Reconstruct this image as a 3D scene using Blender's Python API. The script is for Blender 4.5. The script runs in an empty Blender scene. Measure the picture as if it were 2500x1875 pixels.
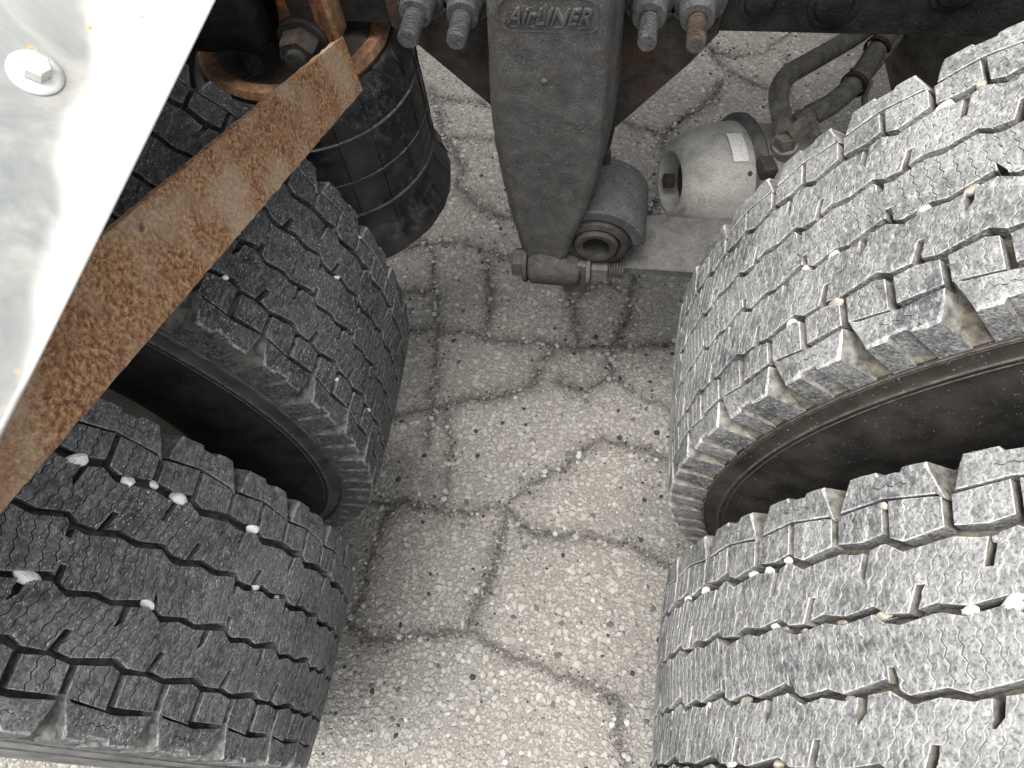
import bpy, bmesh, math, random
from mathutils import Vector, Matrix, noise
R_ = math.radians
rnd = random.Random(7)

# ------------------------------------------------------------------ camera
sc = bpy.context.scene
CO = Vector((0.11210, -0.09945, 1.32113))
PITCH, YAW, ROLL, FPX = -1.072988, -0.293204, -0.169583, 1879.72
CF = Vector((math.cos(PITCH)*math.sin(YAW), math.cos(PITCH)*math.cos(YAW), math.sin(PITCH)))
_r = CF.cross(Vector((0, 0, 1))).normalized(); _u = _r.cross(CF)
CR = _r*math.cos(ROLL) + _u*math.sin(ROLL); CU = -_r*math.sin(ROLL) + _u*math.cos(ROLL)
cd = bpy.data.cameras.new('camera'); cam = bpy.data.objects.new('camera', cd)
sc.collection.objects.link(cam); sc.camera = cam
cam.matrix_world = Matrix(((CR.x, CU.x, -CF.x, CO.x), (CR.y, CU.y, -CF.y, CO.y), (CR.z, CU.z, -CF.z, CO.z), (0, 0, 0, 1)))
cd.sensor_width = 36.0; cd.lens = FPX/2500*36; cd.clip_start = 0.02; cd.clip_end = 500
def ray(x, y):                                   # pixel of the 2212 wide view -> direction
    x *= 1.1302; y *= 1.1302
    return CF + CR*((x-1250)/FPX) - CU*((y-937.5)/FPX)
def at(x, y, ax, v):
    d = ray(x, y); i = 'XYZ'.index(ax); t = (v-CO[i])/d[i]
    return CO + d*t

# ------------------------------------------------------------------ sky, sun, exposure
SUN_EL, SUN_AZ = 80.0, -150.0                     # azimuth from +Y clockwise: nearly overhead, soft
w = bpy.data.worlds.new('World'); sc.world = w; w.use_nodes = True
nt = w.node_tree; nt.nodes.clear()
sky = nt.nodes.new('ShaderNodeTexSky'); sky.sky_type = 'NISHITA'; sky.sun_disc = False
sky.sun_elevation = R_(SUN_EL); sky.sun_rotation = R_(SUN_AZ); sky.air_density = 1.6; sky.dust_density = 6.0; sky.ozone_density = 1.0
hs = nt.nodes.new('ShaderNodeHueSaturation'); hs.inputs['Saturation'].default_value = 0.2
bg = nt.nodes.new('ShaderNodeBackground'); bg.inputs['Strength'].default_value = 0.145
ow = nt.nodes.new('ShaderNodeOutputWorld')
nt.links.new(sky.outputs[0], hs.inputs['Color']); nt.links.new(hs.outputs[0], bg.inputs[0]); nt.links.new(bg.outputs[0], ow.inputs[0])
sl = bpy.data.lights.new('sun', 'SUN'); sl.energy = 1.35; sl.angle = R_(34); sl.color = (1.0, 0.97, 0.93)
so = bpy.data.objects.new('sun', sl); sc.collection.objects.link(so)
sd = Vector((math.sin(R_(SUN_AZ))*math.cos(R_(SUN_EL)), math.cos(R_(SUN_AZ))*math.cos(R_(SUN_EL)), math.sin(R_(SUN_EL))))
so.rotation_euler = sd.to_track_quat('Z', 'Y').to_euler()
sc.view_settings.view_transform = 'Standard'; sc.view_settings.look = 'None'
sc.view_settings.exposure = 1.27; sc.view_settings.gamma = 1.0; sc.view_settings.use_curve_mapping = False
sc.render.resolution_x = 1024; sc.render.resolution_y = 768
sc.render.engine = 'CYCLES'
sc.cycles.max_bounces = 5; sc.cycles.diffuse_bounces = 3; sc.cycles.glossy_bounces = 2

# ------------------------------------------------------------------ node helpers
class NT:
    def __init__(s, name):
        s.m = bpy.data.materials.new(name); s.m.use_nodes = True; s.t = s.m.node_tree
        s.t.nodes.clear(); s.out = s.t.nodes.new('ShaderNodeOutputMaterial')
        s.b = s.t.nodes.new('ShaderNodeBsdfPrincipled'); s.t.links.new(s.b.outputs[0], s.out.inputs[0])
        s.geo = s.t.nodes.new('ShaderNodeNewGeometry'); s.pos = s.geo.outputs['Position']
    def n(s, typ, **kw):
        x = s.t.nodes.new(typ)
        for k, v in kw.items(): setattr(x, k, v)
        return x
    def set(s, sock, v):
        if isinstance(v, (int, float)): sock.default_value = v
        elif isinstance(v, (tuple, list)): sock.default_value = tuple(v) + ((1.0,) if len(v) == 3 and len(sock.default_value) == 4 else ())
        else: s.t.links.new(v, sock)
    def noise(s, scale, detail=4, rough=0.55, vec=None, dist=0.0):
        x = s.n('ShaderNodeTexNoise'); s.set(x.inputs['Vector'], vec or s.pos)
        x.inputs['Scale'].default_value = scale; x.inputs['Detail'].default_value = detail
        x.inputs['Roughness'].default_value = rough; x.inputs['Distortion'].default_value = dist
        return x.outputs['Fac']
    def noisec(s, scale, detail=2):
        x = s.n('ShaderNodeTexNoise'); s.set(x.inputs['Vector'], s.pos)
        x.inputs['Scale'].default_value = scale; x.inputs['Detail'].default_value = detail
        return x.outputs['Color']
    def vor(s, scale, feature='F1', vec=None, rand=1.0):
        x = s.n('ShaderNodeTexVoronoi', feature=feature); s.set(x.inputs['Vector'], vec or s.pos)
        x.inputs['Scale'].default_value = scale; x.inputs['Randomness'].default_value = rand
        return x
    def ramp(s, fac, stops, interp='LINEAR'):
        x = s.n('ShaderNodeValToRGB'); s.set(x.inputs[0], fac); e = x.color_ramp.elements
        x.color_ramp.interpolation = interp
        while len(e) < len(stops): e.new(0.5)
        for el, (p, c) in zip(e, stops):
            el.position = p; el.color = (c, c, c, 1) if isinstance(c, (int, float)) else tuple(c)+(1,)
        return x.outputs[0]
    def mix(s, fac, a, b, mode='MIX'):
        x = s.n('ShaderNodeMix', data_type='RGBA', blend_type=mode)
        s.set(x.inputs[0], fac); s.set(x.inputs[6], a); s.set(x.inputs[7], b)
        return x.outputs[2]
    def math(s, op, a, b=0.0, clamp=False):
        x = s.n('ShaderNodeMath', operation=op, use_clamp=clamp); s.set(x.inputs[0], a); s.set(x.inputs[1], b)
        return x.outputs[0]
    def vmul(s, v):
        x = s.n('ShaderNodeVectorMath', operation='MULTIPLY'); s.set(x.inputs[0], s.pos); x.inputs[1].default_value = v
        return x.outputs[0]
    def vadd(s, a, b, k):
        x = s.n('ShaderNodeVectorMath', operation='MULTIPLY_ADD'); s.set(x.inputs[0], b); x.inputs[1].default_value = (k, k, k); s.set(x.inputs[2], a)
        return x.outputs[0]
    def bump(s, h, strength, dist=0.001, chain=None):
        x = s.n('ShaderNodeBump'); s.set(x.inputs['Height'], h); x.inputs['Strength'].default_value = strength
        x.inputs['Distance'].default_value = dist
        if chain is not None: s.t.links.new(chain, x.inputs['Normal'])
        return x.outputs[0]
    def fin(s, col, rough=0.7, metal=0.0, normal=None, spec=0.4):
        s.set(s.b.inputs['Base Color'], col); s.set(s.b.inputs['Roughness'], rough); s.set(s.b.inputs['Metallic'], metal)
        s.b.inputs['Specular IOR Level'].default_value = spec
        if normal is not None: s.t.links.new(normal, s.b.inputs['Normal'])
        return s.m

def rubber(name, dark, mid, light, dust_amt, fleck_amt):
    """tread rubber: mottled dusty film, scuffs and pale flecks"""
    k = NT(name)
    big = k.noise(14, 2, 0.6); med = k.noise(110, 3, 0.65); fine = k.noise(430, 2, 0.6)
    streak = k.noise(1.0, 3, 0.6, vec=k.vmul((300, 110, 300)))
    c = k.mix(k.ramp(med, [(0.36, 0), (0.64, 1)]), dark, mid)
    c = k.mix(k.ramp(streak, [(0.5, 0), (0.66, 0.6)]), c, light)
    c = k.mix(k.math('MULTIPLY', k.ramp(big, [(0.35, 0), (0.7, 1)]), dust_amt), c, light)
    c = k.mix(k.ramp(fine, [(0.36, 0.6), (0.5, 0)]), c, dark)
    fl = k.noise(1.0, 2, 0.7, vec=k.vmul((800, 300, 800)))
    msk = k.ramp(k.noise(30, 1), [(0.42, 0.3), (0.6, 1)])
    f = k.math('MULTIPLY', k.ramp(fl, [(0.62, 0), (0.69, 1)]), k.math('MULTIPLY', msk, fleck_amt))
    c = k.mix(f, c, (0.55, 0.55, 0.53))
    h = k.math('ADD', k.math('MULTIPLY', med, 0.65), k.math('MULTIPLY', fine, 0.35))
    nrm = k.bump(h, 0.85, 0.003)
    return k.fin(c, 0.8, 0, nrm, 0.2)

def dirtrub(name, a, b):
    k = NT(name)
    n1 = k.noise(120, 4, 0.6)
    return k.fin(k.mix(k.ramp(n1, [(0.35, 0), (0.65, 1)]), a, b), 0.95, 0, k.bump(k.noise(700, 3), 0.5, 0.001), 0.2)

def sidewall(name, a, b, speck):
    k = NT(name)
    c = k.mix(k.ramp(k.noise(26, 4, 0.6), [(0.35, 0), (0.7, 1)]), a, b)
    st = k.noise(1.0, 3, 0.6, vec=k.vmul((40, 700, 700)))
    f = k.ramp(k.noise(460, 2, 0.5), [(0.69, 0), (0.73, 1)])
    c = k.mix(k.math('MULTIPLY', f, speck), c, (0.4, 0.39, 0.36))
    c = k.mix(k.ramp(st, [(0.6, 0), (0.75, 0.25)]), c, b)
    return k.fin(c, 0.7, 0, k.bump(k.noise(300, 2), 0.25, 0.001), 0.2)

def grime(name, stops, scale=60, rough=0.85, metal=0.0, bump=0.5, fleck=0.0, rust=None, rust_at=(0.55, 0.7), fine_scale=420, bd=0.002):
    k = NT(name)
    n1 = k.noise(scale, 6, 0.62, dist=0.4); n2 = k.noise(fine_scale, 4, 0.6)
    c = k.ramp(n1, stops)
    c = k.mix(k.ramp(n2, [(0.35, 0.35), (0.52, 0)]), c, (0.015, 0.014, 0.013))
    if rust:
        c = k.mix(k.ramp(k.noise(18, 5, 0.65), [(rust_at[0], 0), (rust_at[1], 1)]), c, k.ramp(k.noise(150, 4), [(0.35, [x*0.45 for x in rust]), (0.65, rust)]))
    if fleck:
        f = k.ramp(k.noise(520, 2, 0.5), [(0.66, 0), (0.71, 1)])
        c = k.mix(k.math('MULTIPLY', f, fleck), c, (0.4, 0.39, 0.37))
    h = k.math('ADD', k.math('MULTIPLY', n1, 0.5), k.math('MULTIPLY', n2, 0.5))
    return k.fin(c, rough, metal, k.bump(h, bump, bd), 0.2)

# ------------------------------------------------------------------ materials
M = {}
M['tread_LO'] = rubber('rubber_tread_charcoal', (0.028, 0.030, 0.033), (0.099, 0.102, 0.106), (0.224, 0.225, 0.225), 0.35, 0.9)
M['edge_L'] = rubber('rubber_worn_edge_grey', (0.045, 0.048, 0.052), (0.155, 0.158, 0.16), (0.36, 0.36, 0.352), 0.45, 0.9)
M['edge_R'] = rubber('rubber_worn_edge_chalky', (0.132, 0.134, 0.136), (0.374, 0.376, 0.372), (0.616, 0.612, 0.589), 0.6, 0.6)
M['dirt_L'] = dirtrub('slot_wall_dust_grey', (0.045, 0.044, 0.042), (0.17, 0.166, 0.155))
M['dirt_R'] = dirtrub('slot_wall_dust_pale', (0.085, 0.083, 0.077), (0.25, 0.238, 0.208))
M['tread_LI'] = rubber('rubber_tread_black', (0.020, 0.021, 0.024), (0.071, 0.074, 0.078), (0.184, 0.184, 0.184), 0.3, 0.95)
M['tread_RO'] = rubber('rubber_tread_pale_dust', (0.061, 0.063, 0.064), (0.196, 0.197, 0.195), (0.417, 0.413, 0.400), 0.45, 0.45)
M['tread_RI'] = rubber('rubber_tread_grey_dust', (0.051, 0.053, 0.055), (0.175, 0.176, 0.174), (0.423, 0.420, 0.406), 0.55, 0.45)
M['base_L'] = dirtrub('rubber_groove_dark', (0.05, 0.05, 0.05), (0.12, 0.118, 0.11))
M['base_R'] = dirtrub('rubber_groove_dusty', (0.28, 0.272, 0.255), (0.5, 0.49, 0.45))
M['floor_L'] = dirtrub('groove_floor_dark', (0.04, 0.04, 0.04), (0.13, 0.125, 0.11))
M['floor_R'] = dirtrub('groove_floor_dusty', (0.072, 0.066, 0.058), (0.240, 0.212, 0.168))
M['wall_L'] = sidewall('sidewall_black', (0.016, 0.016, 0.018), (0.055, 0.055, 0.056), 0.4)
M['wall_R'] = sidewall('sidewall_dusty_black', (0.021, 0.020, 0.019), (0.070, 0.064, 0.057), 0.8)
M['ring_R'] = dirtrub('mould_ring_brown_dust', (0.048, 0.044, 0.037), (0.114, 0.103, 0.087))
M['ring_L'] = dirtrub('mould_ring_grey_dust', (0.05, 0.049, 0.047), (0.12, 0.117, 0.11))
M['band_R'] = sidewall('sidewall_shoulder_dust', (0.018, 0.017, 0.015), (0.056, 0.051, 0.043), 0.8)
M['band_L'] = sidewall('sidewall_shoulder_film', (0.025, 0.025, 0.025), (0.085, 0.083, 0.079), 0.5)
M['wall_LO'] = sidewall('sidewall_grey_film', (0.078, 0.078, 0.078), (0.195, 0.192, 0.186), 0.4)
M['rim'] = grime('rim_steel_paint', [(0.3, (0.16, 0.14, 0.12)), (0.7, (0.36, 0.33, 0.29))], 40, 0.6, 0.0, 0.3)

def rust_mat():
    k = NT('rust_flat_bar')
    v = k.vadd(k.pos, k.noisec(40, 3), 0.012)
    n1 = k.noise(270, 4, 0.7, vec=v); n2 = k.noise(45, 3, 0.6); n3 = k.noise(17, 2)
    c = k.ramp(n1, [(0.31, (0.075, 0.036, 0.028)), (0.43, (0.185, 0.085, 0.046)), (0.53, (0.31, 0.175, 0.085)), (0.66, (0.45, 0.32, 0.2))])
    c = k.mix(k.ramp(n2, [(0.48, 0), (0.7, 0.5)]), c, (0.21, 0.12, 0.07))
    c = k.mix(k.ramp(n3, [(0.48, 0), (0.68, 0.5)]), c, (0.44, 0.35, 0.26))
    d = k.vor(38); dd = k.math('ADD', d.outputs['Distance'], k.math('MULTIPLY', k.noise(200), 0.25))
    c = k.mix(k.ramp(dd, [(0.2, 0.85), (0.27, 0)]), c, (0.085, 0.06, 0.055))
    n = k.bump(k.noise(420, 5, 0.7), 0.75, 0.0015); n = k.bump(n1, 0.45, 0.002, n)
    return k.fin(c, 0.92, 0, n, 0.2)
M['rust'] = rust_mat()
M['rust_dark'] = grime('rust_dark_flaking', [(0.32, (0.05, 0.036, 0.03)), (0.5, (0.2, 0.09, 0.045)), (0.68, (0.44, 0.17, 0.06))], 38, 0.95, 0, 0.9)
M['rust_ring'] = grime('rust_brown_ring', [(0.3, (0.08, 0.055, 0.04)), (0.55, (0.24, 0.13, 0.07)), (0.75, (0.38, 0.22, 0.12))], 90, 0.95, 0, 0.9)
M['hanger'] = grime('hanger_cast_grime', [(0.3, (0.049, 0.048, 0.047)), (0.5, (0.072, 0.069, 0.066)), (0.72, (0.103, 0.100, 0.096))], 60, 0.7, 0.0, 1.0, 0.35, rust=(0.088, 0.053, 0.042), rust_at=(0.62, 0.78))
M['flange'] = grime('flange_plate_grime', [(0.35, (0.022, 0.020, 0.018)), (0.65, (0.056, 0.050, 0.046))], 50, 0.8, 0, 0.8, 0.25, rust=(0.088, 0.046, 0.027), rust_at=(0.5, 0.68))
M['frame'] = grime('frame_black_grime', [(0.35, (0.008, 0.008, 0.008)), (0.65, (0.028, 0.026, 0.025))], 36, 0.6, 0, 1.0, 0.12, fine_scale=230)
M['foot'] = grime('hanger_foot_grime', [(0.3, (0.028, 0.026, 0.024)), (0.7, (0.075, 0.07, 0.064))], 70, 0.8, 0, 0.9, 0.2)
M['stud'] = grime('stud_steel_grime', [(0.3, (0.045, 0.045, 0.045)), (0.7, (0.112, 0.112, 0.109))], 120, 0.6, 0.2, 0.6, 0.4)
M['stud_rust'] = grime('stud_steel_rusting', [(0.3, (0.045, 0.044, 0.042)), (0.7, (0.11, 0.105, 0.10))], 120, 0.65, 0.15, 0.6, 0.3, rust=(0.085, 0.052, 0.036), rust_at=(0.5, 0.66))
M['leaf'] = grime('leaf_spring_dust', [(0.3, (0.063, 0.061, 0.058)), (0.7, (0.127, 0.124, 0.117))], 60, 0.88, 0, 0.5, 0.15)
M['eye'] = grime('spring_eye_paint', [(0.3, (0.041, 0.043, 0.043)), (0.7, (0.077, 0.080, 0.079))], 80, 0.7, 0, 0.5, 0.6)
M['dark'] = grime('dark_rubber_bushing', [(0.3, (0.02, 0.019, 0.018)), (0.7, (0.06, 0.055, 0.05))], 70, 0.8, 0, 0.4)
M['chamber'] = grime('chamber_aluminium_grime', [(0.3, (0.169, 0.163, 0.145)), (0.48, (0.288, 0.281, 0.259)), (0.7, (0.391, 0.382, 0.355))], 22, 0.6, 0.1, 0.4, 0.0)
M['sticker'] = grime('sticker_dirty_white', [(0.3, (0.465, 0.458, 0.435)), (0.7, (0.585, 0.578, 0.547))], 60, 0.7, 0, 0.15)
M['hose'] = grime('hose_dusty_rubber', [(0.3, (0.08, 0.074, 0.06)), (0.7, (0.2, 0.188, 0.16))], 90, 0.9, 0, 0.5)
M['axle'] = grime('axle_housing_dirt', [(0.3, (0.05, 0.045, 0.038)), (0.7, (0.17, 0.155, 0.125))], 30, 0.92, 0, 0.8)
k = NT('pebble_limestone'); M['white_stone'] = k.fin(k.ramp(k.noise(140, 4, .65), [(0.3, (0.42, 0.405, 0.37)), (0.5, (0.62, 0.61, 0.58)), (0.7, (0.76, 0.755, 0.73))]), 0.9, 0, k.bump(k.noise(500, 3), 0.5, 0.001), 0.2)
k = NT('pebble_tan'); M['tan_stone'] = k.fin(k.ramp(k.noise(140, 4, .65), [(0.35, (0.22, 0.2, 0.165)), (0.7, (0.46, 0.42, 0.35))]), 0.9, 0, k.bump(k.noise(500, 3), 0.5, 0.001), 0.2)

def bag_mat():
    k = NT('air_spring_rubber')
    n1 = k.noise(60, 5, 0.75); n2 = k.noise(330, 4, 0.75); n3 = k.noise(9, 3)
    c = k.ramp(k.math('ADD', k.math('MULTIPLY', n1, 0.6), k.math('MULTIPLY', n2, 0.4)), [(0.47, (0.008, 0.009, 0.011)), (0.54, (0.02, 0.02, 0.02)), (0.60, (0.055, 0.053, 0.05)), (0.72, (0.12, 0.116, 0.108))])
    c = k.mix(k.ramp(n3, [(0.45, 0), (0.6, 0.35)]), c, (0.10, 0.095, 0.087))
    return k.fin(c, k.ramp(n1, [(0.42, 0.33), (0.6, 0.8)]), 0, k.bump(n2, 0.3, 0.001), 0.45)
M['bag'] = bag_mat()

FEX = -0.155
def alu_mat():
    k = NT('fender_bare_aluminium')
    n1 = k.noise(16, 5, 0.6, dist=0.5); n2 = k.noise(60, 4); sc_ = k.noise(1.0, 2, 0.5, vec=k.vmul((40, 900, 40)))
    c = k.ramp(n1, [(0.38, (0.185, 0.196, 0.192)), (0.5, (0.25, 0.254, 0.242)), (0.62, (0.35, 0.34, 0.31))])
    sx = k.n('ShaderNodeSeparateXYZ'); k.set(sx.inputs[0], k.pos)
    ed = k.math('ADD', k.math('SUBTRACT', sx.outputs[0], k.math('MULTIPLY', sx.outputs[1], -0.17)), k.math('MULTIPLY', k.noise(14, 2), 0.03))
    edge_band = k.n('ShaderNodeMapRange'); k.set(edge_band.inputs[0], ed); edge_band.inputs[1].default_value = FEX-.012; edge_band.inputs[2].default_value = FEX; edge_band.interpolation_type = 'SMOOTHSTEP'  # paler band along the sheet edge, with a wavering inner limit
    c = k.mix(edge_band.outputs[0], c, (0.62, 0.62, 0.605))
    vd = k.vor(70, vec=k.vadd(k.pos, k.noisec(90, 2), 0.006))
    sp = k.n('ShaderNodeSeparateColor'); k.set(sp.inputs[0], vd.outputs['Color']); pick = k.ramp(sp.outputs[0], [(0.55, 0), (0.57, 1)])
    spot = k.math('MULTIPLY', k.ramp(vd.outputs['Distance'], [(0.03, 1), (0.22, 0)]), k.math('MULTIPLY', pick, 0.8))
    c = k.mix(spot, c, (0.62, 0.36, 0.13))
    core = k.math('MULTIPLY', k.ramp(vd.outputs['Distance'], [(0.03, 1), (0.09, 0)]), pick)
    c = k.mix(k.math('MULTIPLY', core, 0.7), c, (0.5, 0.17, 0.05))
    r = k.ramp(n1, [(0.3, 0.5), (0.7, 0.66)])
    return k.fin(c, r, 0.2, k.bump(n2, 0.06, 0.001), 0.5)
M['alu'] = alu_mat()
k = NT('bolt_zinc'); M['zinc'] = k.fin(k.ramp(k.noise(90, 3), [(0.35, (0.5, 0.5, 0.485)), (0.65, (0.68, 0.67, 0.64))]), 0.42, 0.5, k.bump(k.noise(300, 2), 0.12, 0.001), 0.4)

# ------------------------------------------------------------------ mesh helpers
col = sc.collection
def link(name, me, mat=None, parent=None):
    o = bpy.data.objects.new(name, me); col.objects.link(o)
    if mat is not None and me is not None and len(me.materials) == 0: me.materials.append(mat)
    if parent: o.parent = parent
    return o
def empty(name, loc=(0, 0, 0)):
    o = bpy.data.objects.new(name, None); col.objects.link(o); o.location = loc; o.empty_display_size = 0.05
    return o
def tag(o, label, cat, group=None):
    o['label'] = label; o['category'] = cat
    if group: o['group'] = group
    return o
def finish(bm, name, smooth=30):
    bmesh.ops.recalc_face_normals(bm, faces=bm.faces)
    me = bpy.data.meshes.new(name); bm.to_mesh(me); bm.free()
    if smooth:
        for p in me.polygons: p.use_smooth = True
        me.set_sharp_from_angle(angle=R_(smooth))
    return me
def lathe(prof, seg=64, axis='Y', a0=0.0, a1=2*math.pi, closed=False):
    """prof: (along axis, radius)"""
    bm = bmesh.new(); full = abs(a1-a0-2*math.pi) < 1e-6
    n = seg if full else seg+1; rows = []
    for i in range(n):
        a = a0+(a1-a0)*i/seg; row = []
        for (h, r) in prof:
            if axis == 'Y': v = (r*math.sin(a), h, r*math.cos(a))
            elif axis == 'Z': v = (r*math.cos(a), r*math.sin(a), h)
            else: v = (h, r*math.cos(a), r*math.sin(a))
            row.append(bm.verts.new(v))
        rows.append(row)
    for i in range(seg):
        A, B = rows[i], rows[(i+1) % n]
        for j in range(len(prof)-1 + (1 if closed else 0)):
            j2 = (j+1) % len(prof)
            q = [A[j], B[j], B[j2], A[j2]]
            try: bm.faces.new(q)
            except ValueError: pass
    bmesh.ops.remove_doubles(bm, verts=bm.verts, dist=1e-6)
    return bm
def tube(pts, r, seg=12, caps=True):
    """smooth tube through points (Catmull-Rom); r may be a list"""
    P = [Vector(p) for p in pts]; rr = r if isinstance(r, (list, tuple)) else [r]*len(P)
    out = []; ro = []
    for i in range(len(P)-1):
        p0, p1, p2, p3 = P[max(i-1, 0)], P[i], P[i+1], P[min(i+2, len(P)-1)]
        for k in range(6):
            t = k/6
            out.append(0.5*((2*p1)+(p2-p0)*t+(2*p0-5*p1+4*p2-p3)*t*t+(3*p1-p0-3*p2+p3)*t**3)); ro.append(rr[i]*(1-t)+rr[i+1]*t)
    out.append(P[-1]); ro.append(rr[-1])
    bm = bmesh.new(); rings = []; up = None
    for i, p in enumerate(out):
        d = (out[min(i+1, len(out)-1)]-out[max(i-1, 0)]).normalized()
        if up is None: up = d.orthogonal().normalized()
        up = (up-d*up.dot(d)).normalized(); sd_ = d.cross(up)
        rings.append([bm.verts.new(p+(up*math.cos(2*math.pi*k/seg)+sd_*math.sin(2*math.pi*k/seg))*ro[i]) for k in range(seg)])
    for a, b in zip(rings, rings[1:]):
        for k in range(seg): bm.faces.new([a[k], a[(k+1) % seg], b[(k+1) % seg], b[k]])
    if caps: bm.faces.new(rings[0]); bm.faces.new(rings[-1])
    return bm
def cyl(p0, p1, r0, r1=None, seg=24, bevel=0.0):
    p0, p1 = Vector(p0), Vector(p1); r1 = r0 if r1 is None else r1
    d = (p1-p0).normalized(); up = d.orthogonal().normalized(); s2 = d.cross(up); L = (p1-p0).length
    bm = bmesh.new(); prof = [(0, r0), (1, r1)] if not bevel else [(0, r0-bevel), (bevel/L, r0), (1-bevel/L, r1), (1, r1-bevel)]
    rings = []
    for t, r in prof:
        c = p0+(p1-p0)*t
        rings.append([bm.verts.new(c+(up*math.cos(2*math.pi*(k+.5)/seg)+s2*math.sin(2*math.pi*(k+.5)/seg))*r) for k in range(seg)])
    for a, b in zip(rings, rings[1:]):
        for k in range(seg): bm.faces.new([a[k], a[(k+1) % seg], b[(k+1) % seg], b[k]])
    bm.faces.new(rings[0]); bm.faces.new(rings[-1])
    return bm
def threads(p0, p1, r, pitch=0.0022, seg=20):
    p0, p1 = Vector(p0), Vector(p1); L = (p1-p0).length; n = max(2, int(L/pitch)); d = (p1-p0).normalized()
    up = d.orthogonal().normalized(); s2 = d.cross(up); bm = bmesh.new(); rings = []
    prof = [(0, r*0.8)]
    for i in range(n): prof += [((i+0.3)/n, r), ((i+0.55)/n, r), ((i+0.8)/n, r*0.74), ((i+0.95)/n, r*0.74)]
    prof += [(1, r*0.86)]
    for t, q in prof: rings.append([bm.verts.new(p0+(p1-p0)*t+(up*math.cos(2*math.pi*k/seg)+s2*math.sin(2*math.pi*k/seg))*q) for k in range(seg)])
    for a, b in zip(rings, rings[1:]):
        for k in range(seg): bm.faces.new([a[k], a[(k+1) % seg], b[(k+1) % seg], b[k]])
    bm.faces.new(rings[0]); bm.faces.new(rings[-1])
    return bm
def join(bms):
    bm = bmesh.new()
    for b in bms:
        me = bpy.data.meshes.new('tmp'); b.to_mesh(me); b.free(); bm.from_mesh(me); bpy.data.meshes.remove(me)
    return bm
def box(c, sx, sy, sz, bevel=0.0, mat=None):
    bm = bmesh.new(); bmesh.ops.create_cube(bm, size=1.0)
    for v in bm.verts: v.co = Vector((v.co.x*sx, v.co.y*sy, v.co.z*sz))
    if bevel: bmesh.ops.bevel(bm, geom=bm.edges[:], offset=bevel, segments=2, affect='EDGES', profile=0.6)
    T = Matrix.Translation(c) @ (mat.to_4x4() if mat else Matrix.Identity(4))
    bm.transform(T)
    return bm
def jitter(bm, amp, scale):
    bm.normal_update()
    for v in bm.verts: v.co += v.normal*(noise.noise(v.co*scale)*amp)

# ------------------------------------------------------------------ ground: one sheet, fine where the camera looks
CRACKS = [[(935, 545), (940, 640), (948, 715), (945, 760), (938, 830), (925, 960)],
 [(860, 730), (890, 716), (948, 710), (1050, 730), (1150, 740), (1250, 750), (1350, 745), (1460, 738)],
 [(1225, 560), (1230, 600), (1240, 690), (1247, 750)], [(1368, 600), (1365, 630), (1350, 700), (1325, 748)],
 [(840, 900), (880, 893), (960, 872), (1080, 855), (1150, 830), (1180, 770), (1210, 745)],
 [(1325, 748), (1318, 810), (1390, 860), (1460, 890)], [(1210, 830), (1270, 850), (1318, 810)],
 [(800, 1080), (860, 1085), (960, 1102), (1090, 1095), (1130, 1060), (1240, 990), (1300, 945), (1440, 985)],
 [(1090, 1095), (1150, 1150), (1240, 1155), (1340, 1170), (1440, 1220)],
 [(740, 1330), (800, 1378), (900, 1372), (1010, 1360), (1080, 1395), (1180, 1445), (1290, 1480), (1340, 1520), (1335, 1600), (1350, 1680)],
 [(850, 1090), (800, 1180), (765, 1320)], [(930, 190), (945, 240), (960, 290), (1000, 360), (990, 400), (1040, 450), (1110, 475)],
 [(870, 535), (900, 530), (1000, 525), (1100, 555), (1140, 590), (1225, 560)], [(965, 300), (1080, 298)],
 [(1500, 85), (1540, 110), (1590, 122), (1650, 112), (1720, 60)], [(1535, 115), (1600, 170), (1680, 200), (1730, 250), (1780, 330)],
 [(1050, 730), (1062, 650), (1050, 560)], [(860, 640), (938, 622)], [(1245, 640), (1310, 610), (1368, 630)], [(1420, 430), (1380, 500), (1368, 600)], [(960, 872), (975, 960), (960, 1102)], [(1560, 180), (1520, 230), (1430, 290)], [(1090, 1095), (1075, 1200), (1010, 1360)],
 [(1340, 265), (1430, 290), (1440, 350), (1420, 430)], [(925, 205), (1060, 225)], [(1700, 110), (1690, 200)], [(935, 545), (900, 500), (860, 470)]]
CR2 = []
for c in CRACKS:
    P = [at(x, y, 'Z', 0.0).to_2d() for x, y in c]; out = []
    for a, b in zip(P, P[1:]):
        n = max(2, int((b-a).length/0.006))
        for i in range(n):
            q = a.lerp(b, i/n); q += Vector((noise.noise(Vector((q.x*38, q.y*38, 1.3))), noise.noise(Vector((q.x*38, q.y*38, 7.7)))))*0.009+Vector((noise.noise(Vector((q.x*150, q.y*150, 4.3))), noise.noise(Vector((q.x*150, q.y*150, 9.7)))))*0.006
            out.append(q)
    out.append(P[-1]); CR2.append(out)
# more cracks outside the view so that the pavement goes on
for i in range(34):
    q = Vector((rnd.uniform(-4, 4), rnd.uniform(-4, 5))); 
    if -1.3 < q.x < 1.2 and -.4 < q.y < 2.0: continue
    a = rnd.uniform(0, 6.28); out = [q.copy()]
    for k in range(40):
        a += rnd.uniform(-.5, .5); q = q+Vector((math.cos(a), math.sin(a)))*0.03
        if -1.0 < q.x < 0.9 and -.1 < q.y < 1.7: break
        out.append(q.copy())
    if len(out) > 3: CR2.append(out)
CELL = 0.06; HASH = {}
for c in CR2:
    for a, b in zip(c, c[1:]):
        for gx in range(int(math.floor((min(a.x, b.x)-.05)/CELL)), int(math.floor((max(a.x, b.x)+.05)/CELL))+1):
            for gy in range(int(math.floor((min(a.y, b.y)-.05)/CELL)), int(math.floor((max(a.y, b.y)+.05)/CELL))+1):
                HASH.setdefault((gx, gy), []).append((a.x, a.y, b.x, b.y))
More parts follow.
